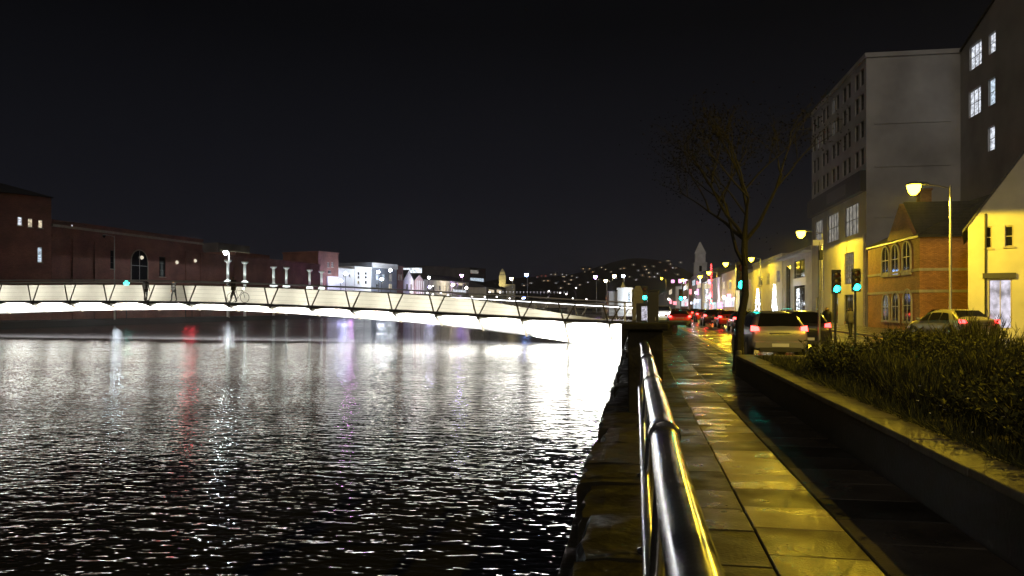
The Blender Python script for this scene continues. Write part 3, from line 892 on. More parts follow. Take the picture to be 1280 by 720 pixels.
# ================================================================= PEOPLE
def person(label, loc, rz, pose, coat, legs, h=1.72, group=None, hood=False, bag=False):
    s = h / 1.72
    J = {'pel': (0, 0, .93), 'wst': (0, 0, 1.08), 'chs': (0, -.02, 1.30), 'nk': (0, 0, 1.46), 'hd': (0, .03, 1.56), 'top': (0, .03, 1.66)}
    for sd, q in ((-1, 'l'), (1, 'r')):
        sw = pose.get('stride', 0) * sd
        J['hip' + q] = (sd * .09, 0, .88)
        if pose.get('sit'):
            J['kn' + q] = (sd * .12, .42, .50); J['an' + q] = (sd * .12, .40, .10); J['to' + q] = (sd * .12, .56, .04)
            J['hip' + q] = (sd * .10, 0, .52)
        else:
            J['kn' + q] = (sd * .10, .22 * sw + .03 * abs(sw), .49); J['an' + q] = (sd * .10, .34 * sw - .03, .08 + (.03 if sw < 0 else 0)); J['to' + q] = (sd * .11, .34 * sw + .13, .035)
        J['sh' + q] = (sd * .18, 0, 1.39)
        a = pose.get('arm' + q, None)
        if a == 'fwd': J['el' + q] = (sd * .24, .14, 1.17); J['wr' + q] = (sd * .22, .38, 1.08); J['ha' + q] = (sd * .21, .46, 1.07)
        else:
            J['el' + q] = (sd * .25, -.10 * sw, 1.12); J['wr' + q] = (sd * .26, .06 - .14 * sw, .88); J['ha' + q] = (sd * .26, .09 - .16 * sw, .79)
    if pose.get('sit'):
        J['pel'] = (0, 0, .55); J['wst'] = (0, .03, .72); 
        for k in ('chs', 'nk', 'hd', 'top', 'shl', 'shr', 'ell', 'elr', 'wrl', 'wrr', 'hal', 'har'):
            x, y, z = J[k]; J[k] = (x, y + .10, z - .36)
    rad = {'pel': .14, 'wst': .13, 'chs': .15, 'nk': .062, 'hd': .09, 'top': .075}
    for q in 'lr': rad.update({'hip' + q: .095, 'kn' + q: .06, 'an' + q: .045, 'to' + q: .035, 'sh' + q: .075, 'el' + q: .05, 'wr' + q: .034, 'ha' + q: .036})
    E = [('pel', 'wst'), ('wst', 'chs'), ('chs', 'nk'), ('nk', 'hd'), ('hd', 'top')]
    for q in 'lr': E += [('pel', 'hip' + q), ('hip' + q, 'kn' + q), ('kn' + q, 'an' + q), ('an' + q, 'to' + q), ('chs', 'sh' + q), ('sh' + q, 'el' + q), ('el' + q, 'wr' + q), ('wr' + q, 'ha' + q)]
    # fingers
    for q, sd in (('l', -1), ('r', 1)):
        hx, hy, hz = J['ha' + q]; wx, wy, wz = J['wr' + q]
        d = (Vector((hx, hy, hz)) - Vector((wx, wy, wz))).normalized()
        sdv = d.cross(Vector((1, 0, 0))).normalized()
        for k, (o_, ln) in enumerate(((-.027, .065), (-.009, .078), (.009, .072), (.027, .055))):
            J[f'f{q}{k}'] = tuple(Vector((hx, hy, hz)) + sdv * o_ + d * ln); rad[f'f{q}{k}'] = .009; E.append(('ha' + q, f'f{q}{k}'))
        J[f't{q}'] = tuple(Vector((wx, wy, wz)).lerp(Vector((hx, hy, hz)), .5) + sdv * .055 + d * .03); rad[f't{q}'] = .011; E.append(('wr' + q, f't{q}'))
    keys = list(J); me = bpy.data.meshes.new('body_cage')
    me.from_pydata([Vector(J[k]) * s for k in keys], [(keys.index(a), keys.index(c)) for a, c in E], [])
    o = bpy.data.objects.new('body_cage', me); COL.objects.link(o)
    sk = o.modifiers.new('skin', 'SKIN'); sk.use_smooth_shade = True
    for i, k in enumerate(keys):
        v = me.skin_vertices[0].data[i]; r_ = rad[k] * s; v.radius = (r_, r_ * (.78 if k in ('pel', 'wst', 'chs') else 1)); v.use_root = (k == 'pel')
    ss = o.modifiers.new('sub', 'SUBSURF'); ss.levels = 1; ss.render_levels = 1
    dg = bpy.context.evaluated_depsgraph_get()
    m2 = bpy.data.meshes.new_from_object(o.evaluated_get(dg)); bpy.data.objects.remove(o)
    m2.name = 'body'
    for q in (M['skin'], coat, legs, M['hair']): m2.materials.append(q)
    base = J['pel'][2] * s
    for p_ in m2.polygons:
        z = p_.center.z; x = abs(p_.center.x)
        zn = J['nk'][2] * s + .015
        if z > zn + .13 * s or (z > zn + .02 and p_.center.y < J['hd'][1] * s - .02): p_.material_index = 3
        elif z > zn: p_.material_index = 0
        elif p_.center.z < base - .02 and not (x > .2 * s): p_.material_index = 2
        elif x > .2 * s and z < (J['wrr'][2] + .01) * s and not pose.get('sit'): p_.material_index = 0
        else: p_.material_index = 1
    ob = bpy.data.objects.new('person', m2); COL.objects.link(ob); ob.location = loc; ob.rotation_euler = (0, 0, rz)
    tag(ob, label, 'person', group)
    # face details and bag as children
    b = MB(); hx, hy, hz = [q * s for q in J['hd']]
    b.lathe([(.004, .0), (.012, .012), (.004, .03)], 6, (hx, hy + .085 * s, hz - .01), 'y'); b.build('nose', M['skin'], ob)
    for sd in (-1, 1):
        b = MB(); b.lathe([(.006, 0), (.012, .004), (.004, .01)], 6, (hx + sd * .032, hy + .078 * s, hz + .022), 'y'); b.build('eye', M['hair'], ob)
        b = MB(); b.lathe([(.012, 0), (.022, .006), (.012, .014)], 6, (hx + sd * .088 * s - .007, hy - .005, hz), 'x'); b.build('ear', M['skin'], ob)
    if not pose.get('sit'):
        b = MB(); b.rings([[(w * math.cos(a) * s, .72 * w * math.sin(a) * s, z * s) for a in [k * PI / 6 for k in range(12)]] for w, z in ((.20, .80), (.175, 1.0), (.165, 1.1), (.195, 1.3), (.185, 1.40), (.09, 1.47))])
        b.build('coat', coat, ob, smooth='all')
    return ob
black = mat('black_coat', (.006, .006, .007), .7); navy = mat('navy_trousers', (.007, .007, .010), .7); grey = mat('grey_coat', (.07, .065, .06), .8)
def on_deck(px, v=.9):
    u, t = bu(px); q = bt @ Vector(L(u, v, bz(DECK, px)))
    return q
q = on_deck(173, .7); person('person in a long dark coat standing on the bridge, facing away', q, bang + PI, {}, black, navy, 1.6)
q = on_deck(206, .9); person('person in a dark jacket bent forward on the bridge, left of the bicycle', q, bang + PI / 2 * 0, {'stride': .5, 'arml': 'fwd'}, black, navy, 1.5)
q = on_deck(283, .75); person('person in dark clothes pushing a bicycle along the bridge', q, bang + PI / 2 + PI, {'stride': .9, 'arml': 'fwd', 'armr': 'fwd'}, black, black, 1.82)
# bicycle
q = on_deck(285.5, 1.05)
bike = thing('bicycle', 'bicycle being pushed across the bridge beside a walking person', 'bicycle', q, bang + PI)
for sx in (-.52, .52):
    b = MB()
    rr = []
    for k in range(29):
        a = 2 * PI * k / 28
        rr.append([(sx + (.335 + .018 * math.cos(t)) * math.cos(a), .018 * math.sin(t), .345 + (.335 + .018 * math.cos(t)) * math.sin(a)) for t in [j * PI / 3 for j in range(6)]])
    b.rings(rr, False); w = b.build('wheel', M['rubber'], bike, smooth='all')
    b = MB()
    for k in range(14): a = 2 * PI * k / 14; b.tube([(sx, 0, .345), (sx + .32 * math.cos(a), 0, .345 + .32 * math.sin(a))], .0018, 3)
    b.build('spokes', M['steel'], w)
b = MB()
for P, Q in (((-.52, .345), (-.02, .30)), ((-.02, .30), (.34, .80)), ((-.02, .30), (-.17, .88)), ((-.17, .80), (.34, .84)), ((-.52, .345), (-.15, .78)), ((.52, .345), (.34, .95))):
    b.tube([(P[0], 0, P[1]), (Q[0], 0, Q[1])], .017, 6)
b.build('frame', M['dark_metal'], bike, smooth='all')
b = MB(); b.tube([(.30, -.28, 1.0), (.36, -.1, .98), (.36, .1, .98), (.30, .28, 1.0)], .013, 6); b.build('handlebar', M['steel'], bike)
b = MB(); b.hexa([(-.32, -.07, .90), (-.02, -.02, .91), (-.02, .02, .91), (-.32, .07, .90), (-.32, -.07, .945), (-.02, -.02, .93), (-.02, .02, .93), (-.32, .07, .945)]); b.build('saddle', M['plastic'], bike, bevel=.015)
b = MB(); b.lathe([(.02, 0), (.035, .03), (.035, .05), (.01, .055)], 10, (.40, 0, .93), 'x'); b.build('headlight', glow('bike_light', (.85, .93, 1), 60), bike)
p = W(1034, 383, 38); person('person in black walking past the foot of the pale block, left one', (p.x, p.y, -.12), 2.4, {'stride': .6}, black, navy, 1.75)
p = W(1063, 383, 42); person('person in a grey coat standing under the right traffic light', (p.x, p.y, -.12), .4, {'stride': .25}, grey, navy, 1.72)

# ================================================================= CARS
TAILR = glow('tail_red', (1, .03, .03), 14); BRAKE = glow('brake_red', (1, .035, .03), 17)
def make_car(label, paint, loc, rz, brake=True, L_=4.4, H=1.47, Wd=.9, power=10, estate=True, lights=True, group=None, head=False):
    root = thing('car', label, 'car', loc, rz, group)
    hs = H / 1.47; ls = L_ / 4.4
    if estate:
        ST = [(-2.20, .80, .62, .74, .66), (-2.19, .85, .84, .78, .88), (-2.12, .88, .93, .76, 1.00), (-2.0, .89, .95, .70, 1.14), (-1.78, .895, .955, .62, 1.40), (-1.55, .90, .955, .60, 1.455),
              (-.8, .90, .95, .60, 1.48), (0, .90, .935, .60, 1.475), (.4, .90, .925, .585, 1.43), (.8, .895, .92, .66, 1.2), (1.18, .89, .91, .74, .975), (1.6, .87, .86, .72, .91), (1.95, .82, .76, .66, .80), (2.14, .74, .62, .60, .64), (2.2, .66, .5, .5, .52)]
    else:
        ST = [(-2.20, .80, .62, .74, .66), (-2.19, .85, .84, .78, .90), (-2.10, .88, .93, .80, 1.02), (-1.75, .89, .95, .76, 1.06), (-1.3, .895, .955, .64, 1.33), (-1.0, .90, .955, .60, 1.43),
              (-.6, .90, .95, .59, 1.47), (0, .90, .935, .60, 1.465), (.4, .90, .925, .585, 1.42), (.8, .895, .92, .66, 1.2), (1.18, .89, .91, .74, .975), (1.6, .87, .86, .72, .91), (1.95, .82, .76, .66, .80), (2.14, .74, .62, .60, .64), (2.2, .66, .5, .5, .52)]
    def sec(st):
        y, w, zb, wt, zt = st; k = Wd / .9
        zlo = .24 if -2.0 < y < 2.0 else .30
        pts_ = [(w * .90, zlo), (w * .99, zlo + .10), (w, min(zb - .05, .55)), (w * .975, zb), (wt + (w - wt) * .15, zt - .07 * (zt - zb) / .5 - .02 if zt > zb + .1 else zt - .01), (wt * .86, zt)]
        pts_ = [(x * k, z * hs) for x, z in pts_]
        full = [(x, y * ls, z) for x, z in pts_] + [(-x, y * ls, z) for x, z in reversed(pts_)]
        return full
    b = MB(); b.rings([sec(s_) for s_ in ST]); body = b.build('body', paint, root, smooth='all')
    sb = body.modifiers.new('sub', 'SUBSURF'); sb.levels = 1; sb.render_levels = 1
    def sidepane(y0, y1, y2, y3, lo=.08, hi=.80):
        def at(y, t):
            for s0, s1 in zip(ST, ST[1:]):
                if s0[0] <= y <= s1[0]:
                    q = (y - s0[0]) / (s1[0] - s0[0]); s_ = [a + (c - a) * q for a, c in zip(s0, s1)]
                    P0 = Vector((s_[1] * .975, s_[2])); P1 = Vector((s_[3] + (s_[1] - s_[3]) * .15, s_[4] - .07))
                    pp = P0.lerp(P1, t); return (pp.x * Wd / .9 + .012, y * ls, pp.y * hs)
        return [at(y0, lo), at(y1, lo), at(y2, hi), at(y3, hi)]
    for sd in (1, -1):
        for ys in (((-1.72, -.78, -.78, -1.58) if estate else (-1.3, -.62, -.62, -1.02)), ((-.70, .12, .12, -.70) if estate else (-.54, .20, .20, -.54)), (.20 if estate else .28, .98, .45, .20 if estate else .28)):
            b = MB(); q = sidepane(*ys); b.poly([(sd * x, y, z) for x, y, z in q]); b.build('side_window', M['carglass'], root)
    yb, yt, zb_, zt_ = ((-2.085, -1.80, 1.0, 1.385) if estate else (-1.72, -1.20, 1.06, 1.38))
    b = MB(); b.poly([(-.68, (yb) * ls - .02, zb_ * hs + .01), (.68, yb * ls - .02, zb_ * hs + .01), (.545, yt * ls - .03, zt_ * hs + .02), (-.545, yt * ls - .03, zt_ * hs + .02)]); b.build('rear_window', M['carglass'], root)
    b = MB(); b.poly([(-.66, 1.14 * ls + .01, .995 * hs + .015), (.66, 1.14 * ls + .01, .995 * hs + .015), (.54, .47 * ls, 1.41 * hs + .02), (-.54, .47 * ls, 1.41 * hs + .02)]); b.build('windscreen', M['carglass'], root)
    b = MB(); b.box(-.80, .80, -2.255 * ls, -2.12 * ls, .34 * hs, .56 * hs); b.build('rear_bumper', paint, root, bevel=.04)
    b = MB(); b.box(-.66, .66, -2.262 * ls, -2.14 * ls, .24 * hs, .385 * hs); b.build('diffuser', M['plastic'], root, bevel=.02)
    b = MB(); b.box(-.26, .26, -2.285 * ls, -2.255 * ls, .40 * hs, .50 * hs); b.build('number_plate', M['plate'], root)
    b = MB(); b.box(-.30, .30, -2.26 * ls, -2.15 * ls, .80 * hs, .825 * hs); b.build('boot_handle', M['alloy'], root)
    b = MB(); b.box(-.75, .75, 2.10 * ls, 2.24 * ls, .28 * hs, .52 * hs); b.build('front_bumper', paint, root, bevel=.04)
    if estate:
        for sd in (-1, 1):
            b = MB(); b.tube([(sd * .56, -1.5 * ls, 1.46 * hs), (sd * .56, -1.4 * ls, 1.53 * hs), (sd * .56, .1, 1.53 * hs), (sd * .56, .2, 1.46 * hs)], .014, 6); b.build('roof_rail', M['alloy'], root)
    for sd in (-1, 1):
        b = MB(); b.hexa([(sd * .64, -2.235 * ls, .88 * hs), (sd * .875, -2.16 * ls, .86 * hs), (sd * .89, -2.02 * ls, .88 * hs), (sd * .64, -2.1 * ls, .88 * hs),
                          (sd * .66, -2.185 * ls, 1.0 * hs), (sd * .86, -2.12 * ls, 1.03 * hs), (sd * .875, -1.98 * ls, 1.03 * hs), (sd * .66, -2.05 * ls, 1.0 * hs)])
        b.build('taillight', (BRAKE if brake else TAILR) if lights else mat('tail_off', (.25, .02, .02), .2), root, bevel=.015)
        b = MB(); b.hexa([(sd * .50, 2.16 * ls, .58 * hs), (sd * .78, 2.02 * ls, .60 * hs), (sd * .80, 1.9 * ls, .60 * hs), (sd * .5, 2.0 * ls, .58 * hs),
                          (sd * .50, 2.10 * ls, .69 * hs), (sd * .78, 1.96 * ls, .73 * hs), (sd * .80, 1.8 * ls, .73 * hs), (sd * .5, 1.95 * ls, .70 * hs)])
        b.build('headlight', glow('head_white', (.9, .95, 1), 30) if head else M['alloy'], root, bevel=.015)
        b = MB(); b.box(sd * .90 - .0 if sd > 0 else -1.06, 1.06 if sd > 0 else -.90, .78 * ls, .90 * ls, .93 * hs, 1.06 * hs); b.build('wing_mirror', paint, root, bevel=.04)
        for yw in (-1.32 * ls, 1.36 * ls):
            b = MB(); b.lathe([(.33, -.1), (.335, -.05), (.335, .08), (.30, .105), (.22, .108)], 20, (sd * .80, yw, .335), 'x'); w = b.build('wheel', M['rubber'], root, smooth=True)
            b = MB(); b.lathe([(.215, .11 * sd), (.20, .117 * sd), (.05, .12 * sd)], 12, (sd * .80, yw, .335), 'x'); b.build('rim', M['alloy'], w)
            b = MB(); b.lathe([(.385, .0), (.385, .09 * sd), (.335, .095 * sd)], 20, (sd * .815, yw, .345), 'x'); b.build('wheel_arch', M['plastic'], root)
        if lights and power: point((sd * .74, -2.40 * ls, .87 * hs), power, (1, .04, .03), .06, 'tail_light', root)
    return root
silver = mat('silver_paint', (.30, .30, .295), .26, .35, noise=.06, nscale=3, bump=.0006, bscale=90)
darkp = mat('dark_paint', (.03, .03, .035), .2, .3); redp = mat('red_paint', (.35, .02, .02), .25, .2); beige = mat('champagne_paint', (.30, .28, .22), .25, .5)
def car_at(label, px, D, paint, rz=0, **k):
    p = W(px, 383, D); return make_car(label, paint, (p.x, p.y + 2.2 * math.cos(rz), -.121), rz, **k)
car_at('silver estate car seen from behind with its brake lights on', 972, 24.6, silver, R(2), power=1.0, H=1.57)
car_at('dark car standing to the right of the silver estate', 1014, 29.5, darkp, R(-4), power=.8, H=1.55, lights=True, brake=False)
p = W(1187, 383, 35)
make_car('pale gold hatchback turned across the forecourt of the brick house', beige, (p.x, p.y, -.005), R(12), brake=False, power=.5, estate=False, H=1.5)
red_proto = car_at('red saloon waiting at the far traffic light', 850, 62, redp, 0, power=5, estate=False, H=1.42)
car_at('dark car with bright brake lights, nearest in the right lane queue', 893, 66, darkp, 0, power=8, group='cars queueing far up the street')
qs = [(881, 82, redp), (913, 60, redp), (934, 52, darkp), (900, 95, darkp), (841, 88, darkp), (858, 100, redp), (869, 110, darkp), (846, 130, redp)]
labs = ['red car in the distant queue just left of the dark one', 'car with red lights glowing left of the tree trunk', 'car with amber and red lights just right of the tree trunk', 'far car behind the nearest dark one in the right lane',
        'far dark car beyond the red saloon', 'small red car far up the street', 'dark car far up the street at the shopfronts', 'farthest red car of the queue']
for (px, D, pt), lab in zip(qs, labs):
    p = W(px, 383, D)
    src = red_proto
    c = copy_thing(src, lab, (p.x, p.y + 2.2, -.121), 0, None, 'cars queueing far up the street')
    if pt is darkp:
        for ch in c.children:
            if ch.name.split('.')[0] in ('body', 'rear_bumper', 'front_bumper', 'wing_mirror') and ch.type == 'MESH':
                ch.data = ch.data.copy(); ch.data.materials.clear(); ch.data.materials.append(darkp)
p = W(829, 383, 80)
root = make_car('white van facing the camera with bright headlights, left lane', mat('white_van_paint', (.6, .6, .6), .35), (p.x, p.y - 1, -.121), PI, brake=False, power=0, H=1.8, lights=False, head=True)
point(W(829, 386, 77), 60, WHT, .2, 'headlight_beam')

# ================================================================= BUILDINGS
def facade_wall(b_, Lw, H, holes, dep):
    us = sorted(set([0, Lw] + [h[0] for h in holes] + [h[1] for h in holes]))
    zs = sorted(set([0, H] + [h[2] for h in holes] + [h[3] for h in holes]))
    us = [u for u in us if 0 <= u <= Lw]; zs = [z for z in zs if 0 <= z <= H]
    for u0, u1 in zip(us, us[1:]):
        for z0, z1 in zip(zs, zs[1:]):
            cu, cz = (u0 + u1) / 2, (z0 + z1) / 2
            if any(h[0] < cu < h[1] and h[2] < cz < h[3] for h in holes): continue
            b_.poly([(u0, 0, z0), (u1, 0, z0), (u1, 0, z1), (u0, 0, z1)])
    r_ = .16
    for h in holes:
        u0, u1, z0, z1 = h[:4]
        b_.poly([(u0, 0, z0), (u0, r_, z0), (u0, r_, z1), (u0, 0, z1)]); b_.poly([(u1, 0, z0), (u1, 0, z1), (u1, r_, z1), (u1, r_, z0)])
        b_.poly([(u0, 0, z0), (u1, 0, z0), (u1, r_, z0), (u0, r_, z0)]); b_.poly([(u0, 0, z1), (u0, r_, z1), (u1, r_, z1), (u1, 0, z1)])
    b_.poly([(0, dep, 0), (0, dep, H), (Lw, dep, H), (Lw, dep, 0)])
    b_.poly([(0, 0, 0), (0, 0, H), (0, dep, H), (0, dep, 0)]); b_.poly([(Lw, 0, 0), (Lw, dep, 0), (Lw, dep, H), (Lw, 0, H)])
    b_.poly([(0, 0, H), (Lw, 0, H), (Lw, dep, H), (0, dep, H)])
WIN = {'dark': M['glass'], 'lit': lit_pane('lit_white_room', (.85, .9, 1), 1.0), 'warm': lit_pane('lit_warm_room', (1, .85, .6), .9),
       'dim': lit_pane('lit_dim_room', (.9, .86, .8), .16), 'dimw': lit_pane('lit_grey_room', (.9, .85, .75), .30, (6, 1, 2)), 'shop': lit_pane('lit_shop', (.9, .85, 1), .8, (2.6, 1, 1.9)), 'cold': lit_pane('lit_cold_room', (.7, .85, 1), .9)}
class Bld:
    def __init__(s, name, label, A, B, H, dep, wall, roof='flat', holes_px=(), holes=(), rise=2.0, cat='building', frame='frame', base=0, group=None, wallname='wall', sill=True, bars=(1, 1), pitch_dir=0):
        A = Vector((A[0], A[1])); B = Vector((B[0], B[1])); d = (B - A); s.L = d.length; d.normalize(); s.A, s.d = A, d
        s.H = H; s.dep = dep; s.base = base
        s.root = thing(name, label, cat, (A.x, A.y, base), math.atan2(d.y, d.x), group)
        hs = list(holes)
        for h in holes_px:
            x0, x1, y0, y1 = h[:4]
            u0, _ = s.hit(x0, y0); u1, _ = s.hit(x1, y0); um = (x0 + x1) / 2
            z1 = s.hit(um, y0)[1]; z0 = s.hit(um, y1)[1]
            hs.append((max(.1, u0), min(s.L - .1, u1), max(.02, z0), min(H - .05, z1)) + tuple(h[4:]))
        hs = [h for h in hs if h[1] > h[0] + .05 and h[3] > h[2] + .05]
        b = MB(); facade_wall(b, s.L, H, hs, dep); s.wall = b.build(wallname, wall, s.root)
        for h in hs:
            u0, u1, z0, z1 = h[:4]; kind = h[4] if len(h) > 4 else 'dark'; bx, bz_ = h[5] if len(h) > 5 else bars
            b = MB(); t = .055
            b.box(u0, u0 + t, .09, .15, z0, z1); b.box(u1 - t, u1, .09, .15, z0, z1); b.box(u0 + t, u1 - t, .09, .15, z0, z0 + t); b.box(u0 + t, u1 - t, .09, .15, z1 - t, z1)
            for k in range(1, bx + 1):
                x = u0 + (u1 - u0) * k / (bx + 1); b.box(x - .02, x + .02, .095, .145, z0 + t, z1 - t)
            for k in range(1, bz_ + 1):
                z = z0 + (z1 - z0) * k / (bz_ + 1); b.box(u0 + t, u1 - t, .10, .14, z - .02, z + .02)
            w = b.build('window', M[frame], s.root)
            b = MB(); b.poly([(u0, .155, z0), (u1, .155, z0), (u1, .155, z1), (u0, .155, z1)]); b.build('pane', WIN.get(kind, M['glass']), w)
            if sill and z0 > .5:
                b = MB(); b.box(u0 - .08, u1 + .08, -.08, .085, z0 - .10, z0 - .003); b.build('sill', M['stone_pale'] if wall is not M['render'] else wall, w)
        if roof == 'flat':
            b = MB(); b.box(-.12, s.L + .12, -.12, .22, H + .003, H + .35); b.box(-.12, .22, .22, dep + .12, H + .003, H + .35); b.box(s.L - .22, s.L + .12, .22, dep + .12, H + .003, H + .35); b.box(.22, s.L - .22, dep - .22, dep + .12, H + .003, H + .35)
            b.build('parapet', wall, s.root)
        elif roof == 'gable':    # ridge along the facade
            b = MB(); o = .3
            b.prism([(0, 0)], 0, 0) if False else None
            P = [(-o, -o, H + .003), (-o, dep + o, H + .003), (-o, dep / 2, H + rise)]; Q = [(s.L + o, y, z) for _, y, z in P]
            b.rings([P, Q]); b.build('roof', M['slate'], s.root)
        elif roof == 'front':    # gable end faces the street
            b = MB(); P = [(0, .0, H + .003), (s.L, .0, H + .003), (s.L / 2, .0, H + rise)]; Q = [(x, dep, z) for x, _, z in P]
            b.rings([P, Q]); b.build('gable', wall, s.root)
            b = MB(); o = .25
            for sg in (0, 1):
                xe = -o if sg == 0 else s.L + o; ze = H - rise * o / (s.L / 2)
                b.hexa([(xe, -.12, ze + .02), (s.L / 2, -.12, H + rise + .02), (s.L / 2, dep + .1, H + rise + .02), (xe, dep + .1, ze + .02),
                        (xe, -.12, ze + .16), (s.L / 2, -.12, H + rise + .16), (s.L / 2, dep + .1, H + rise + .16), (xe, dep + .1, ze + .16)])
            b.build('roof', M['slate'], s.root)
        elif roof == 'hip':
            b = MB(); o = .3; i = min(dep / 2, s.L / 2 - .3)
            v = [(-o, -o, H), (s.L + o, -o, H), (s.L + o, dep + o, H), (-o, dep + o, H), (i, dep / 2, H + rise), (s.L - i, dep / 2, H + rise)]
            v = [(x, y, z + .003) for x, y, z in v]
            b.v = v
            for f in ((0, 1, 5, 4), (1, 2, 5), (2, 3, 4, 5), (3, 0, 4), (0, 3, 2, 1)): b.face(list(f))
            b.build('roof', M['slate'], s.root)
    def hit(s, px, py):
        d = ray(px); A, e_ = s.A, s.d
        det = -e_.x * d[1] + e_.y * d[0]
        u = (A.x * d[1] - A.y * d[0]) / det
        P = A + e_ * u; t = P.x * (-S_) + P.y * C_
        return u, EYE + (HOR - py) * t / 960 - s.base
    def band(s, name, z, h, out, m, u0=None, u1=None):
        b = MB(); b.box(0 if u0 is None else u0, s.L if u1 is None else u1, -out, -.002, z, z + h); return b.build(name, m, s.root)
def P2(px, D):
    w = W(px, 383, D); return (w.x, w.y)
def hgt(py, D): return EYE + (HOR - py) * D / 960

# ---- right side of the street
FX = 18.0
# tall grey block
def fl(n0, n1, z0, z1, L_, k, w, kind='dark', off=0):
    return [(off + (L_ - 2 * off) * (i + .5) / k - w / 2 + dx, off + (L_ - 2 * off) * (i + .5) / k + w / 2 + dx, z0, z1, kind) for i in range(k) for dx in (0,)]
hol = []
Lt = 19.1
for z0 in (13.0, 15.2, 17.4, 19.4):
    for i in range(5):
        c = Lt * (i + .5) / 5
        for dx in (-.75, .75):
            kd = 'dim' if rng.random() < .15 else 'dark'
            hol.append((c + dx - .5, c + dx + .5, z0, z0 + 1.35, kd))
for i, (c, w) in enumerate(((3.0, 3.2), (8.6, 4.0), (14.8, 4.2))):
    hol.append((c - w / 2, c + w / 2, 7.6, 10.2, 'dimw', (3, 1)))
hol += [(12.6, 15.6, 3.5, 6.2, 'dim', (4, 4)), (3.6, 5.2, 3.2, 5.4, 'dim'), (8.0, 10.4, .05, 2.8, 'dark'), (12.6, 15.4, .05, 2.6, 'dark'), (2.0, 3.6, .05, 2.5, 'dark')]
T = Bld('office_block', 'tall grey rendered block with dark fascia and shopfront above the orange brick house', (FX, 83.6), (FX, 64.5), 21.3, 16, M['render'], 'flat', holes=hol, frame='frame_dark', sill=False)
b = MB(); b.box(0, Lt, -.45, -.003, 10.75, 12.4); b.build('fascia', mat('fascia_dark', (.03, .028, .025), .5), T.root)
b = MB(); b.box(8.4, 14.8, -.50, -.453, 11.1, 12.0); b.build('sign_panel', mat('fascia_panel', (.10, .095, .085), .5), T.root)
b = MB(); b.tube([(Lt - .25, -.1, 0), (Lt - .25, -.1, 7.4)], .09, 8); b.build('downpipe', M['stone_pale'], T.root)
for z in (5.6 + 0, 8.6, 12.6, 16.0): # thin bands on the end wall
    b = MB(); b.box(Lt + .003, Lt + .05, .6, 6.2, z, z + .13); b.build('string_course', M['render'], T.root)
# rear wing with lit windows
hol = [(2.0, 2.8 + .9, 19.0 - .6, 20.4, 'lit', (2, 1)), (2.0, 3.7, 15.0, 16.9, 'lit', (2, 1)), (5.0, 5.75, 19.1, 20.9, 'lit', (0, 0)), (5.0, 5.75, 15.2, 17.1, 'cold', (0, 1)), (5.0, 5.75, 11.4, 13.4, 'lit', (0, 1))]
T2 = Bld('rear_wing', 'grey gabled wing with five lit windows behind the brick house', (24.9, 64.48), (24.9, 46), 21.3, 12, M['render'], 'front', rise=2.9,
         holes_px=[(1212, 1227, 54, 84, 'lit', (2, 1)), (1211, 1226, 111, 144, 'lit', (2, 1)), (1236, 1244.5, 41, 66, 'lit', (0, 1)), (1235.5, 1244, 98, 131, 'cold', (0, 1)), (1235, 1243.5, 158, 188, 'lit', (0, 1))], sill=False, frame='frame')
# brick house: street side and end wall
def arch(parent, u, z, w, h, y=-.05):
    """arched window with pale surround, proud of the brickwork"""
    b = MB(); r_ = w / 2; n = 10; t = .13
    ins = [(u - r_, z), ] + [(u - r_ * math.cos(PI * k / n), z + h - r_ + r_ * math.sin(PI * k / n)) for k in range(n + 1)] + [(u + r_, z)]
    out = [(u - r_ - t, z)] + [(u - (r_ + t) * math.cos(PI * k / n), z + h - r_ + (r_ + t) * math.sin(PI * k / n)) for k in range(n + 1)] + [(u + r_ + t, z)]
    for k in range(len(ins) - 1):
        a, c, d_, e_ = ins[k], ins[k + 1], out[k + 1], out[k]
        b.hexa([(a[0], y - .04, a[1]), (c[0], y - .04, c[1]), (d_[0], y - .04, d_[1]), (e_[0], y - .04, e_[1]), (a[0], -.001, a[1]), (c[0], -.001, c[1]), (d_[0], -.001, d_[1]), (e_[0], -.001, e_[1])])
    b.box(u - r_ - t, u + r_ + t, y - .08, -.001, z - .14, z - .003)
    w_ = b.build('window', M['stone_pale'], parent)
    b = MB(); b.poly([(q[0], -.03, q[1]) for q in ins]); b.build('pane', M['glass'], w_)
    b = MB(); b.box(u - .025, u + .025, -.055, -.031, z, z + h - .03); b.box(u - r_, u + r_, -.05, -.032, z + h * .5, z + h * .5 + .05); b.build('glazing_bar', M['frame'], w_)
    return w_
BY0, BY1 = 52.9, 64.0
H_b = hgt(296, 49.3)
Bk = Bld('brick_house', 'two storey orange brick house with arched windows and pale string courses', (FX, BY1), (FX, BY0), H_b, 14, M['brick_warm'], 'none', wallname='wall')
z_u = lambda px, py: Bk.hit(px, py)
for (px0, px1, yt, yb) in ((1103, 1112, 309, 344), (1115, 1124, 306, 343), (1127, 1141, 302, 341), (1104, 1112, 368, 402), (1116, 1124, 366, 404), (1128, 1142, 363, 408)):
    u0, _ = Bk.hit(px0, yt); u1, _ = Bk.hit(px1, yt); zt = Bk.hit((px0 + px1) / 2, yt)[1]; zb = max(.6, Bk.hit((px0 + px1) / 2, yb)[1])
    arch(Bk.root, (u0 + u1) / 2, zb, min(1.5, abs(u1 - u0)), zt - zb)
zc1 = hgt(337, 49.3); zc2 = hgt(364, 49.3)
for zc in (zc1, zc2):
    b = MB(); b.box(-.0, Bk.L + .05, -.05, -.002, zc - .08, zc + .10); b.box(Bk.L + .002, Bk.L + .05, -.002, 14, zc - .08, zc + .10); b.build('string_course', M['stone_pale'], Bk.root)
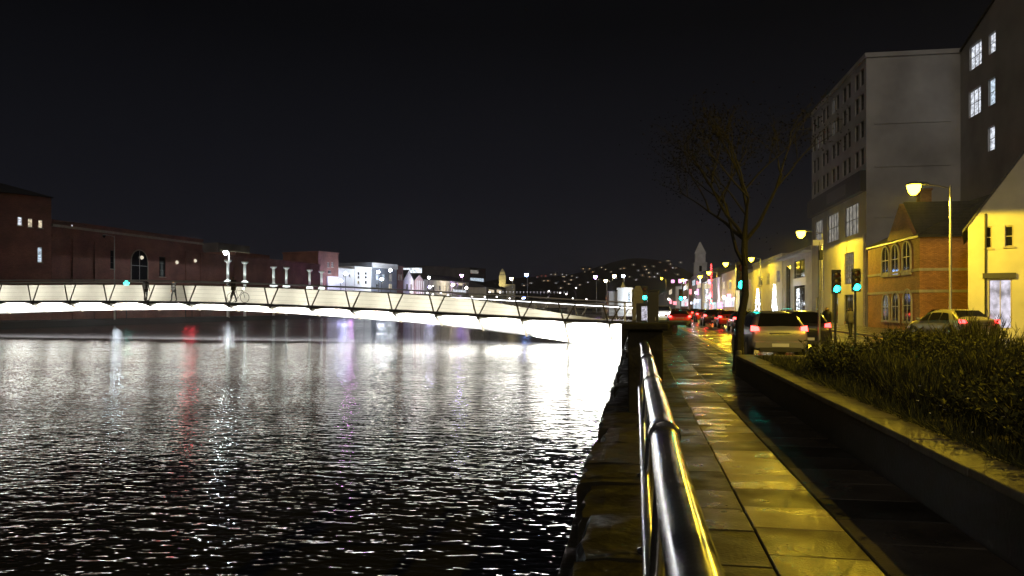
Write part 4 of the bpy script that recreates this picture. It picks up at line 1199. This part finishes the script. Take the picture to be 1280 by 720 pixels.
b = MB(); b.box(-.1, Bk.L + .15, -.15, -.002, H_b - .02, H_b + .12); b.box(Bk.L + .002, Bk.L + .15, -.002, 14, H_b - .02, H_b + .12); b.build('gutter', M['frame_dark'], Bk.root)
# roof: main hip with a street gable
b = MB()
Lh = Bk.L
v = [(-.0, -.2, H_b + .13), (Lh + .2, -.2, H_b + .13), (Lh + .2, 14, H_b + .13), (-.0, 14, H_b + .13), (.0, 6.5, H_b + 3.4), (Lh - 2.3, 6.5, H_b + 3.4), (Lh - 2.3, 14, H_b + 3.4), (0, 14, H_b + 3.4)]
b.v = v
for f in ((0, 1, 5, 4), (1, 2, 6, 5), (4, 5, 6, 7), (0, 4, 7, 3), (2, 3, 7, 6), (0, 3, 2, 1)): b.face(list(f))
b.build('roof', M['slate'], Bk.root)
b = MB(); g0, g1 = Lh - 6.4, Lh - .9
b.rings([[(g0, y, H_b + .13), (g1, y, H_b + .13), ((g0 + g1) / 2, y, H_b + 2.6)] for y in (-.06, .2)])
gb = b.build('gable', M['brick_warm'], Bk.root)
b = MB(); b.rings([[(g0 - .1, y, H_b + .15), (g1 + .1, y, H_b + .15), ((g0 + g1) / 2, y, H_b + 2.72)] for y in (.203, 5)])
b.build('gable_roof', M['slate'], Bk.root)
b = MB(); b.box(1.0, 1.8, 3.2, 4.0, H_b + 1.4, H_b + 4.3); b.box(.93, 1.87, 3.13, 4.07, H_b + 4.303, H_b + 4.45); b.build('chimney', M['brick_warm'], Bk.root)
# lit windows seen in the gap between brick house and yellow building
for (y0, y1) in ((301, 322), (360, 377)):
    X0 = 23.2
    z0, z1 = hgt(y1, 48.5), hgt(y0, 48.5)
    b = MB(); b.box(Lh + .004, Lh + .06, 7.9, 9.3, z0, z1); w_ = b.build('window', M['frame'], Bk.root)
    b = MB(); b.box(Lh + .061, Lh + .065, 8.0, 8.56, z0 + .08, z1 - .08); b.box(Lh + .061, Lh + .065, 8.64, 9.2, z0 + .08, z1 - .08); b.build('pane', WIN['lit'], w_)
# yellow building: gable end faces the camera
DY = 39.8
YA = P2(1210, DY)
YL = 12.5
yellow_h = hgt(283, DY)
ra_ = Vector(ray(1212)).normalized()
Yb = Bld('gabled_house', 'sodium lit cream gabled building with a shop window at the right edge', YA, (YA[0] + YL * ra_.y, YA[1] - YL * ra_.x), yellow_h, 9, M['cream'], 'front', rise=9.1,
         holes_px=[(1232, 1240, 278, 310, 'dark', (0, 1)), (1256, 1267, 272, 308, 'dark', (0, 1)), (1236, 1265, 349, 411, 'shop', (1, 0)), (1262, 1280, 213, 240, 'dim', (1, 1))], frame='stone_pale')
b = MB(); u_, _ = Yb.hit(1232, 300); b.tube([(u_, -.07, 0), (u_, -.07, yellow_h + .6)], .05, 8); b.build('downpipe', M['dark_metal'], Yb.root)
u0, z0 = Yb.hit(1231, 345); u1, _ = Yb.hit(1270, 345); b = MB(); b.box(u0 - .1, u1, -.14, -.003, z0 - .12, z0 + .14); b.build('shop_fascia', M['frame_dark'], Yb.root)

# low garage building with awning beyond tall block
def street(name, label, px0, px1, ytop_near, wall, roof='flat', X=FX, dep=14, rise=2, **k):
    """street frontage from px0 (far) to px1 (near), eave height read at the near end"""
    D0, D1 = atX(px0, X), atX(px1, X)
    A, B = P2(px0, D0), P2(px1, D1)
    return Bld(name, label, A, B, hgt(ytop_near, D1), dep, wall, roof, rise=rise, **k)
G = street('garage_building', 'low workshop with a bright eave and dark doors left of the grey block', 979, 1014.5, 311, M['cream'], 'flat', holes_px=[(992, 1006, 325, 395, 'dark', (1, 3)), (982, 988, 332, 395, 'dark')], frame='frame_dark')
b = MB(); b.box(0, G.L, -.9, -.003, G.H - .35, G.H - .1); b.build('canopy', M['pale'], G.root)
u0, z0 = G.hit(992, 358); u1, z1 = G.hit(1008, 346); b = MB(); b.box(u0, u1, -.08, -.004, z0, z1); b.build('banner', M['plate'], G.root)
street('pale_house', 'pale two storey front behind the two white light trees', 941, 978, 320, M['cream'], 'flat', holes_px=[(948, 953, 345, 357, 'dark'), (958, 962, 342, 355, 'dark'), (971, 975, 338, 352, 'dim')])
street('gabled_shop', 'pale gabled shop just right of the street tree trunk', 922, 940.5, 340, M['pale'], 'gable', holes_px=[(926, 930, 350, 362, 'warm'), (934, 938, 349, 362, 'dim')])
street('cream_terrace', 'cream terrace house directly left of the street tree trunk', 900, 921.5, 336, M['cream'], 'gable', holes_px=[(903, 906, 352, 362, 'warm'), (910, 914, 350, 362, 'dimw'), (902, 918, 372, 384, 'lit', (4, 0))])
street('sign_lit_shop', 'shop with bright yellow and white lit panels beside the red light column', 878, 899.5, 348, M['pale'], 'flat', X=17.5,
       holes_px=[(880, 889, 352, 361, 'warm', (2, 0)), (881, 890, 366, 372, 'lit'), (880, 896, 378, 391, 'lit', (5, 0))])
street('dark_terrace', 'dark terrace left of the shop with lit panels', 862, 877.5, 340, M['render_dark'], 'gable', X=17.5, holes_px=[(865, 869, 350, 357, 'cold'), (871, 876, 352, 360, 'warm'), (866, 876, 374, 386, 'cold')])
street('far_brick_terrace', 'brick terrace near the far end of the street', 845, 861.5, 350, M['brick'], 'gable', X=17, holes_px=[(849, 852, 356, 362, 'lit'), (856, 859, 355, 362, 'warm'), (850, 860, 374, 383, 'lit')])
street('end_house', 'pale house closing the far end of the street', 822, 844.5, 358, M['pale'], 'gable', X=15, holes_px=[(826, 830, 362, 368, 'dim'), (836, 840, 362, 368, 'warm')])
# church tower lit bluish
D = 300
p = W(875, 383, D)
root = thing('church_tower', 'slender pale tower with a pointed top beyond the shops', 'tower', (p.x, p.y, 0))
b = MB(); z = hgt(330, D); w = 2.4
b.rings([[(-q, -q, zz), (q, -q, zz), (q, q, zz), (-q, q, zz)] for q, zz in ((w, 0), (w, z), (w * 1.06, z + .05), (w * 1.06, z + .5), (w * .8, z + .55), (w * .8, z + 3.8), (w * .88, z + 3.85), (w * .88, z + 4.2), (.15, z + 8.6))]); b.build('shaft', M['pale'], root)
for k in range(3):
    b = MB(); b.box(-.5, .5, -w - .05, -w - .01, z - 3 - 6 * k, z - .8 - 6 * k); b.build('window', M['glass'], root)
spot((p.x - 4, p.y - 14, 4), 10000, (.6, .7, 1), 70, .3, (.25, .85, 1.6), 'floodlight')
# red light column and white light trees
def light_tree(label, px, y0, y1, D, col, s, wpx, n=90, name='light_tree', r0seed=1):
    c = W(px, 383, D); h = hgt(y0, D); wd = wpx * D / 960 / 2
    root = thing(name, label, 'light tree', (c.x, c.y, 0))
    b = MB(); b.tube([(0, 0, 0), (0, 0, h * .97)], [.06, .02], 8); b.build('pole', M['dark_metal'], root)
    rr = random.Random(r0seed); b = MB()
    for i in range(n):
        t = rr.random() ** .8; a = rr.uniform(0, 6.28); q = wd * (1 - t * .75) * (.6 + .4 * rr.random()); z = .5 + t * (h - .5)
        b.lathe([(.01, -.045), (.055, 0), (.01, .045)], 5, (q * math.cos(a), q * math.sin(a), z))
    b.build('bulbs', glow('bulb_' + name + label[:5], col, s), root)['kind'] = 'stuff'
    point((-1.0, -1.0, h * .5), 160, col, .3, parent=root)
    return root
light_tree('tall tree of white lights in front of the pale house, left one', 947, 361, 396, 100, (.85, .92, 1), 10, 8, 150, r0seed=2)
light_tree('tall tree of white lights in front of the pale house, right one', 968, 355, 396, 88, (.8, .9, 1), 12, 8, 170, r0seed=3)
light_tree('thin column of red lights over the shops', 889, 330, 378, 150, (1, .05, .05), 12, 5, 150, 'red_light_column', 4)

# small shop lights and signs down the street
for i in range(26):
    px = rng.uniform(838, 912); X = rng.uniform(17.2, 17.6) if px > 850 else 14.4
    D = atX(px, X); py = rng.choice((352, 360, 366, 371, 376, 380)) + rng.uniform(-2, 2)
    c = rng.choice(((.9, .95, 1), (1, .25, .3), (.1, .9, .8), (1, .8, .85), (.8, .85, 1), (1, .4, .8)))
    q = W(px, py, D)
    nm_ = {.9: 'white', 1: 'pink', .1: 'teal', .8: 'bluish'}[c[0]] if c != (1, .25, .3) else 'red'
    root = thing('shop_sign', 'small glowing %s sign projecting over the pavement far down the street' % nm_, 'sign', (q.x, q.y, q.z), 0, 'glowing %s shop signs down the street' % nm_)
    w = rng.uniform(.3, .7); h_ = rng.uniform(.35, .9)
    b = MB(); b.box(-w, w, -.08, .08, -h_, h_); b.build('lit_face', glow('shop_sign_' + nm_, c, 2.2), root, bevel=.05)
    b = MB(); b.box(w + .01, w + .5, -.03, .03, -.04, .04); b.build('bracket', M['dark_metal'], root)

# light on the shop fronts
for (px, py, X, pw, c) in ((870, 366, 15, 2200, (.85, .9, 1)), (886, 372, 15.5, 1600, (1, .75, .95)), (905, 372, 15.8, 900, (1, .9, .6)), (856, 372, 14, 2600, (1, .8, .9)), (836, 374, 10, 3000, (1, .85, .8))):
    D = atX(px, X); q = W(px, py, D)
    root = thing('shop_lantern', ['cold white lantern over the dark terrace door', 'pinkish lantern at the shop with lit panels', 'warm lantern on the cream terrace', 'pinkish lantern before the far brick terrace', 'warm lantern before the end house'][[870, 886, 905, 856, 836].index(px)], 'lantern', (q.x, q.y, 0))
    b = MB(); b.tube([(0, 0, 0), (0, 0, q.z - .25)], .05, 8); b.build('pole', M['dark_metal'], root)
    b = MB(); b.lathe([(.12, -.25), (.3, -.1), (.32, .15), (.15, .3)], 10, (0, 0, q.z)); b.build('globe', glow('globe' + str(px), c, 12), root, smooth=True)
    point((-.6, -.6, q.z), pw * .7, c, .25, parent=root)

# ---- far bank
def bank(name, label, px0, D0, px1, D1, ytop, wall, roof='flat', dep=16, rise=2.5, at=0.5, **k):
    D = D0 if at == 0 else (D1 if at == 1 else 2 / (1 / D0 + 1 / D1))
    return Bld(name, label, P2(px0, D0), P2(px1, D1), hgt(ytop, D), dep, wall, roof, rise=rise, **k)
A1 = bank('brick_warehouse', 'tall dark brick block with three small lit windows at the left edge', -60, 84, 64, 92, 247, M['brick'], 'hip', at=1, rise=2.6,
     holes_px=[(22, 28, 271, 282, 'lit', (0, 0)), (35, 41, 273, 284, 'warm', (0, 0)), (48, 53.5, 275, 285, 'warm', (0, 0)), (47, 53, 309, 328, 'cold', (0, 1))])
A2 = bank('brick_hall', 'long low dark red brick hall with a big arched opening', 64.5, 93, 253, 121, 290, M['brick'], 'flat', at=.5,
     holes_px=[(138, 143, 313, 336, 'dark', (0, 2)), (199, 207, 321, 346, 'dark', (0, 2))], frame='frame_dark')
u0, zt = A2.hit(164, 312); u1, _ = A2.hit(184, 312); _, zb = A2.hit(174, 352)
arch(A2.root, (u0 + u1) / 2, max(.3, zb), u1 - u0, zt - zb)
A2.band('string_course', A2.hit(150, 305)[1], .35, .12, M['brick'])
for k in range(8):
    u = A2.L * (k + .5) / 8 + 1.6
    if any(abs(u - A2.hit(p_, 320)[0]) < 2.3 for p_ in (141, 174, 203)): continue
    b = MB(); b.box(u - .35, u + .35, -.18, -.003, 0, A2.hit(150, 305)[1] - .02); b.build('pilaster', M['brick'], A2.root)
A2.band('cornice', A2.H - .5, .3, .22, M['stone_pale'])
for px, py in ((220, 328), (243, 326), (176, 322)):
    u, z = A2.hit(px, py); b = MB(); b.lathe([(.05, 0), (.28, -.12), (.22, -.3), (.05, -.4)], 8, (u, 0, z), 'y'); b.build('wall_lamp', glow('dim_wall_lamp', (1, .9, .7), .8), A2.root)
u, z = A2.hit(85, 282)
root = thing('roof_sign', 'small bright white sign on the roof of the brick hall', 'sign', (*P2(85, 96), 0))
z = hgt(282, 96)
b = MB(); b.box(-.75, .55, 0, .12, z - .12, z + .13); b.build('lit_face', glow('roof_sign_white', (.85, .88, 1), 2.2), root)
b = MB(); b.box(-.3, -.22, .0, .1, z - 1.2, z - .12); b.box(.2, .28, 0, .1, z - 1.2, z - .12); b.build('bracket', M['dark_metal'], root)
A3 = bank('brick_annex', 'lower dark brick annex right of the long hall', 253.5, 121, 292, 128, 320, M['brick'], 'flat')
A4 = bank('low_brick_range', 'low red brick range with six uplit pilasters behind the bridge', 292.5, 130, 400, 158, 327, M['brick'], 'flat', dep=10)
pil = [(285, 349, 325), (306, 350, 327), (342, 353, 333), (358, 354, 334), (387, 356, 337), (402, 357, 339)]
for i, (px, yb, yt) in enumerate(pil):
    D = 118 + (px - 285) * .27
    c = W(px, 383, D); zb, zt = hgt(yb + 3, D), hgt(yt, D)
    root = thing('uplit_column', 'free standing column lit white from below, number ' + ['one', 'two', 'three', 'four', 'five', 'six'][i] + ' counted from the left along the far quay', 'lamp column', (c.x, c.y, 0), 0, 'uplit columns on the far quay')
    b = MB(); b.lathe([(.22, 0), (.22, zt - .6), (.26, zt - .4), (.55, zt - .2), (.55, zt)], 12); b.build('shaft', M['white'], root, smooth=True)
    b = MB(); b.lathe([(.62, zb - .25), (.62, zb), (.3, zb + .25), (.24, zb + .3)], 12); b.build('light_collar', glow('collar_white', (.85, .95, .92), 2.2), root, smooth=True)
    for sg in (-1, 1): spot((.55 * sg, -.6, zb + .35), 130, (.85, 1, .95), 60, .1, (-.55 * sg, .35, 3), parent=root)
# glazed roof lantern pavilion
GL = bank('glazed_pavilion', 'pavilion with a lit striped glass roof under a grey box', 294, 140, 337, 150, 317, M['brick'], 'none', dep=12)
b = MB(); z1 = hgt(327, 144) - 0; z2 = hgt(316, 144)
b.poly([(0, -.3, z1 + .05), (GL.L * 1.15, -.3, z1 + .05), (GL.L * .9, 4, z2 + .4), (.8, 4, z2 + .4)]); b.poly([(0, -.3, z1 + .0), (.8, 4, z2 + .35), (GL.L * .9, 4, z2 + .35), (GL.L * 1.15, -.3, z1)])
def stripes():
    m = bpy.data.materials.new('lit_glass_roof'); m.use_nodes = True; n, l = m.node_tree.nodes, m.node_tree.links
    p = n['Principled BSDF']; p.inputs['Base Color'].default_value = (.03, .03, .02, 1)
    t = n.new('ShaderNodeTexCoord'); w = n.new('ShaderNodeTexWave'); w.bands_direction = 'X'; w.inputs['Scale'].default_value = .42; w.inputs['Distortion'].default_value = 0
    r_ = n.new('ShaderNodeMapRange'); r_.inputs[1].default_value = .3; r_.inputs[2].default_value = .8; r_.inputs[4].default_value = .42
    l.new(t.outputs['Object'], w.inputs[0]); l.new(w.outputs['Fac'], r_.inputs[0]); l.new(r_.outputs[0], p.inputs['Emission Strength']); p.inputs['Emission Color'].default_value = (.95, .92, .62, 1)
    m.cycles.emission_sampling = 'NONE'; return m
b.build('glass_roof', stripes(), GL.root)
b = MB(); zz = hgt(305.5, 146); b.box(.6, GL.L - .6, 4.1, 9, z2 - 1, zz); b.build('plant_room', M['render_dark'], GL.root)
A5 = bank('brick_tower_house', 'narrow brick block with a pale ground floor beside the white houses', 398, 166, 423, 172, 318, M['brick'], 'flat', at=1, dep=10,
     holes_px=[(409, 412, 328, 334, 'dim'), (414, 417, 328, 334, 'dim'), (410, 414, 338, 342, 'dark')])
u0, z0 = A5.hit(408, 356); u1, z1 = A5.hit(422, 346); b = MB(); b.box(u0, u1, -.35, -.004, 0, z1); b.build('porch', M['white'], A5.root)
bank('white_house', 'white two storey house under the brick tower, left one', 423.5, 172, 443, 178, 337.5, M['white'], 'flat', dep=10, holes_px=[(429, 431, 343, 346, 'dark'), (436, 438, 343, 346, 'dark')])
bank('white_house', 'white house with two columns of small dark windows', 443.5, 178, 464, 184, 335.5, M['white'], 'flat', dep=10,
     holes_px=[(447, 449.5, 340, 343.5, 'dark', (0, 0)), (456, 459, 340, 343.5, 'dark', (0, 0)), (456, 459, 351, 355, 'dark', (0, 0)), (447, 449.5, 351, 355, 'dark', (0, 0)), (456, 459, 345, 348, 'dark', (0, 0)), (447, 449.5, 345, 348, 'dark', (0, 0))])
A6 = bank('corniced_house', 'bluish grey block with a pale cornice and lit upper windows', 464.5, 186, 496, 196, 331, mat('blue_grey_render', (.22, .24, .28), .8, noise=.2, nscale=.5), 'flat', dep=12,
     holes_px=[(470, 474, 342, 350, 'lit'), (478, 481, 343, 350, 'cold'), (486, 490, 342, 351, 'dimw'), (470, 474, 355, 362, 'dark'), (486, 490, 355, 362, 'warm')])
A6.band('cornice', A6.H - .9, 1.2, .35, M['white'])
bank('brick_side_house', 'narrow brick front right of the corniced block', 496.5, 197, 504, 200, 334, M['brick'], 'flat', dep=12, holes_px=[(498, 499.4, 343, 350, 'dimw', (0, 0)), (501, 502.4, 343, 350, 'dimw', (0, 0))])
z = hgt(338, 215); p = W(515.5, 383, 215)
root = thing('illuminated_sign', 'long glowing white roof sign above the pale gabled houses', 'sign', (p.x, p.y, 0), YAW)
b = MB(); b.box(-2.6, 2.6, 0, .3, z - .7, z + .7); b.build('lit_face', lit_pane('sign_white', (.85, .92, 1), 1.5, (1.1, 1, 1)), root, bevel=.1)
b = MB(); b.box(-2.0, -1.85, .05, .2, 0, z - .7); b.box(1.85, 2, .05, .2, 0, z - .7); b.build('mast', M['dark_metal'], root)
bank('pale_gabled_house', 'pale house with a steep front gable, left of the pillared front', 504.5, 203, 517, 208, 350, M['pale'], 'front', dep=10, rise=2.6, holes_px=[(508, 510, 355, 362, 'dim', (0, 0)), (513, 515, 355, 362, 'dim', (0, 0))])
A7 = bank('pillared_house', 'lit front with white pillars under a small gable', 518.5, 210, 529, 214, 350, mat('pink_render', (.5, .38, .36), .8), 'front', dep=10, rise=1.4)
for k in range(4):
    b = MB(); u = A7.L * (k + .5) / 4; b.lathe([(.18, 0), (.16, A7.H - .2)], 8, (u, -.4, 0)); b.build('pillar', M['white'], A7.root)
spot(W(523.5, 372, 204), 1400, (1, .82, .75), 120, .2, Vector((.0, .8, .5)), 'floodlight')
bank('long_grey_house', 'long grey terrace between the pillared front and the violet lamp', 529.5, 216, 562, 232, 352, M['pale'], 'flat', dep=12, holes_px=[(534, 536, 357, 363, 'dim', (0, 0)), (541, 543, 357, 363, 'dark', (0, 0)), (549, 551, 357, 363, 'dim', (0, 0)), (556, 558, 357, 363, 'warm', (0, 0))])
bank('dark_slab_block', 'dark windowless slab rising behind the grey terrace', 528, 300, 562, 306, 334, M['render_dark'], 'flat', dep=20)
A8 = bank('lit_floor_block', 'dark block with two bright glazed floors', 587, 330, 607, 340, 336, M['render_dark'], 'flat', dep=18, holes_px=[(588, 598, 337.5, 342, 'dimw', (3, 0)), (588, 605, 347.5, 352.5, 'cold', (5, 0)), (590, 603, 357, 360, 'warm', (4, 0))])
bank('warm_lit_house', 'low house with a warm lit storey below the violet lamp', 563, 240, 586, 256, 352, M['pale'], 'gable', dep=12, rise=2, holes_px=[(567, 570, 353.5, 357, 'warm', (0, 0)), (573, 579, 353.5, 357, 'warm', (1, 0)), (566, 583, 362, 367, 'lit', (4, 0))])
bank('yellow_gabled_house', 'low warm lit shop on the bend of the far quay', 608, 280, 633, 310, 360, M['cream'], 'gable', dep=12, rise=2.5, holes_px=[(611, 618, 362, 366, 'warm', (1, 0)), (621, 627, 362, 366, 'warm', (1, 0))])
p = W(628, 383, 420)
root = thing('church', 'small yellow lit church with a stepped tower on the skyline', 'church', (p.x, p.y, 0), YAW)
zt = hgt(344, 420)
b = MB(); b.box(-1.8, 1.8, -1.8, 1.8, 0, zt); b.rings([[(-q, -q, z_), (q, -q, z_), (q, q, z_), (-q, q, z_)] for q, z_ in ((1.5, zt), (1.3, zt + 1.6), (.2, zt + 3.5))]); b.build('tower', M['cream'], root)
b = MB(); b.box(1.9, 7, -1.5, 1.5, 0, zt - 5); b.build('nave', M['cream'], root)
spot((p.x - 2, p.y - 10, zt - 8), 5000, (1, .8, .3), 80, .3, (.15, .8, .8), 'floodlight')
# white lit gable next to the bridge end
bank('white_gabled_house', 'narrow white floodlit house with a pointed gable behind the bridge end', 774.5, 130, 782.5, 131, 361, M['white'], 'front', dep=2.5, rise=1.3, holes_px=[(777, 779, 364, 369, 'dim', (0, 0))])
spot(W(779, 375, 122), 1500, (.85, .92, 1), 100, .2, (0, 1, -.0), 'floodlight')
bank('lit_kiosk', 'bright white kiosk front just left of the stone pylon', 783.5, 125, 790, 125.5, 362, M['white'], 'flat', dep=2.5, holes_px=[(784.5, 788.5, 365, 378, 'cold', (0, 0))])
bank('quay_shed', 'low brown shed under the warm lamps near the bridge end', 757, 180, 773, 178, 369, M['brick'], 'gable', dep=5, rise=1.2, holes_px=[(761, 764, 372, 376, 'warm', (0, 0)), (768, 771, 372, 376, 'warm', (0, 0))])
for i, (px, yy, D, c, pw) in enumerate(((453 - 21, 342, 168, (.85, .9, 1), 500), (426, 351, 165, (.45, .45, 1), 600), (473, 340, 180, (.85, .92, 1), 700), (488, 338, 184, (.85, .92, 1), 700), (477, 349, 180, (.7, .8, 1), 600), (536, 347, 208, (.9, .95, 1), 500), (537, 359, 206, (.5, .45, 1), 600), (566, 356, 226, (1, .85, .6), 500), (583, 360, 236, (1, .9, .8), 400))):
    q = W(px, yy, D)
    root = thing('flood_lamp', ['white flood lamp on the left white house', 'blue violet flood lamp low on the left white house', 'white flood lamp at the upper left of the corniced block', 'white flood lamp at the upper right of the corniced block', 'bluish flood lamp in the middle of the corniced block',
                 'white flood lamp over the long grey terrace', 'violet lamp low before the long grey terrace', 'warm lamp left of the violet lamp', 'warm lamp right of the violet lamp'][i], 'flood lamp', (q.x, q.y, 0))
    b = MB(); b.tube([(0, 0, 0), (0, 0, q.z - .3)], .05, 6); b.build('pole', M['dark_metal'], root)
    b = MB(); b.lathe([(.12, -.32), (.38, -.12), (.38, .12), (.12, .32)], 10, (0, 0, q.z)); b.build('globe', glow('flood%d' % i, c, 55), root, smooth=True)
    point((.0, .9, q.z - .2), pw, c, .2, parent=root)
# far road bridge with lamp string
root = thing('road_bridge', 'distant low road bridge strung with small white lamps', 'bridge', (*P2(600, 300), 0), 0)
A_, B_ = W(600, 366, 300), W(775, 366, 320)
dx, dy = B_.x - A_.x, B_.y - A_.y
ln = math.hypot(dx, dy); root.rotation_euler = (0, 0, math.atan2(dy, dx))
b = MB(); b.box(0, ln, 0, 9, 1.0, 2.2); b.box(0, ln, 0, .3, 2.2, 3.1)
for k in range(4): b.box(ln * (k + .5) / 4 - .8, ln * (k + .5) / 4 + .8, 0, 9, -3, 1.0)
b.build('span', M['stone_pale'], root)
for k in range(26):
    b = MB(); u = ln * (k + .5) / 26 * .62; b.lathe([(.02, -.6), (.02, -.1), (.12, 0), (.05, .12)], 6, (u, -.1, hgt(364.5, 300) )); b.build('parapet_lamp', glow('parapet_lamp', (.95, .93, 1), 2), root)
# small quay lamps seen through/above the bridge rail
QL = [(441, 365), (455, 366), (470, 366), (485, 367), (514, 365), (520, 371), (526, 369), (534, 366), (541, 368), (545, 370), (551, 366), (560, 369), (576, 371), (590, 371), (606, 371), (612, 365), (621, 371), (625, 365.5), (637, 373), (653, 373), (676, 372), (685, 372), (700, 366), (708, 367.5), (716, 373), (733, 374), (686, 364), (391, 362), (720, 360)]
cq = None
for i, (px, py) in enumerate(QL):
    D = 150 + max(0, px - 440) * .12
    q = W(px, py, D)
    if cq is None:
        cq = thing('quay_lamp', 'x', 'quay lamp', (q.x, q.y, 0), 0, 'small lamps along the far quay')
        b = MB(); b.tube([(0, 0, -4), (0, 0, 1.05)], .04, 6); b.build('post', M['dark_metal'], cq)
        b = MB(); b.lathe([(.06, 1.05), (.17, 1.13), (.17, 1.24), (.06, 1.33)], 8); b.build('globe', glow('quay_globe', (1, .93, .9), 8), cq)
        o = cq
    else: o = copy_tree(cq)
    o.location = (q.x, q.y, q.z - 1.2)
    o['label'] = 'small white lamp on a short post along the far quay'
# hillside houses with lit windows
HL = [(640 + 0, 351), (672, 346), (677, 345), (682, 345), (689, 343), (694, 343), (703, 343), (705, 346), (708, 344), (715, 345), (706, 352), (711, 355), (701, 360), (680, 351), (685, 351), (729, 336), (731, 340), (737, 336), (741, 340), (743, 347), (752, 334.5), (757, 337), (764, 340), (776, 336), (780, 335.5), (792, 331), (806, 333.5), (808, 337), (817, 333), (834, 326), (836, 326), (841, 335), (845, 335), (847, 343), (795, 350), (811, 341), (825, 328), (851, 328), (832, 338), (812, 346), (818, 346), (803, 344), (770, 348), (762, 352), (787, 346), (748, 350), (735, 353), (725, 356), (695, 354), (664, 354), (655, 357), (798, 338), (822, 342), (838, 330), (721, 347), (714, 350)]
cols = [('warm', (1, .8, .5)), ('white', (.95, .95, 1)), ('amber', (1, .6, .25)), ('reddish', (1, .15, .15))]
protoh = {}
for i, (px, py) in enumerate(HL):
    k = 3 if px in (672, 677, 682) else rng.choice((0, 0, 1, 1, 2))
    hp = HILLP(px, 0); t = min(.98, max(.08, (HOR - py) / max(hp, 1)))
    j = math.asin(t) / (PI / 2) / 1.1 * 8 - .3
    D = 900 + max(0, j) * 110 - 14
    q = W(px, py, D)
    if k not in protoh:
        root = thing('hillside_house', 'x', 'house', q, YAW, 'houses on the far hillside')
        b = MB(); b.box(-4, 4, 0, 7, -3.2, 1.6); b.build('wall', M['render_dark'], root)
        b = MB(); b.rings([[(x, -.2, 1.6), (x, 7.2, 1.6), (x, 3.5, 3.8)] for x in (-4.2, 4.2)]); b.build('roof', M['slate'], root)
        w_ = MB(); w_.box(-.65, .65, -.06, -.02, -.5, .7); w_.build('lit_window', glow('hill_window_' + cols[k][0], cols[k][1], 1.3), root)
        protoh[k] = root; o = root
    else: o = copy_tree(protoh[k])
    o.location = q; sc = rng.uniform(.7, 1.25); o.scale = (sc, 1, sc)
    o['label'] = 'small dark hillside house with one %s lit window' % cols[k][0]
# a parked boat-free river: coloured reflections come from these low quay lamps
for i, (px, py, D, c, s_, lab) in enumerate(((438, 368, 150, (.85, .25, 1), 70, 'magenta lamp low on the far quay under the white houses'), (232, 372, 96, (1, .03, .05), 10, 'red lamp low on the far quay before the brick hall'), (240, 371, 97, (1, .05, .08), 16, 'dim red lamp beside the brighter one on the far quay'),
                                             (145, 370, 90, (.8, .9, 1), 40, 'white lamp low on the far quay by the unlit lamp post'), (158, 354, 92, (.1, 1, .8), 6, 'green signal lamp before the arched opening of the brick hall'), (575, 372, 190, (.4, .25, 1), 60, 'violet lamp low on the far quay right of the terrace'), (655, 372, 190, (.2, .3, 1), 60, 'blue lamp low on the far quay under the tall blue lamp'))):
    q = W(px, py, D)
    root = thing('quay_light', lab, 'quay light', (q.x, q.y, 0))
    b = MB(); b.tube([(0, 0, 0), (0, 0, q.z - .25)], .05, 6); b.build('post', M['dark_metal'], root)
    b = MB(); b.lathe([(.1, -.3), (.34, -.1), (.34, .1), (.1, .3)], 8, (0, 0, q.z)); b.build('globe', glow('quay_light%d' % i, c, s_), root, smooth=True)

# ---- thin haze added to give the lamps a soft halo
b = MB(); b.box(-1700, 800, -70, 2700, -4, 130)
hz = b.build('haze'); tag(hz, 'thin haze added over the river and street', 'haze', None, 'stuff')
m = bpy.data.materials.new('lamp_halo_haze'); m.use_nodes = True; n = m.node_tree.nodes; n.clear()
mo = n.new('ShaderNodeOutputMaterial'); v = n.new('ShaderNodeVolumePrincipled')
v.inputs['Color'].default_value = (.9, .9, .9, 1); v.inputs['Density'].default_value = .00018; v.inputs['Anisotropy'].default_value = .6
m.node_tree.links.new(v.outputs[0], mo.inputs['Volume']); hz.data.materials.append(m)
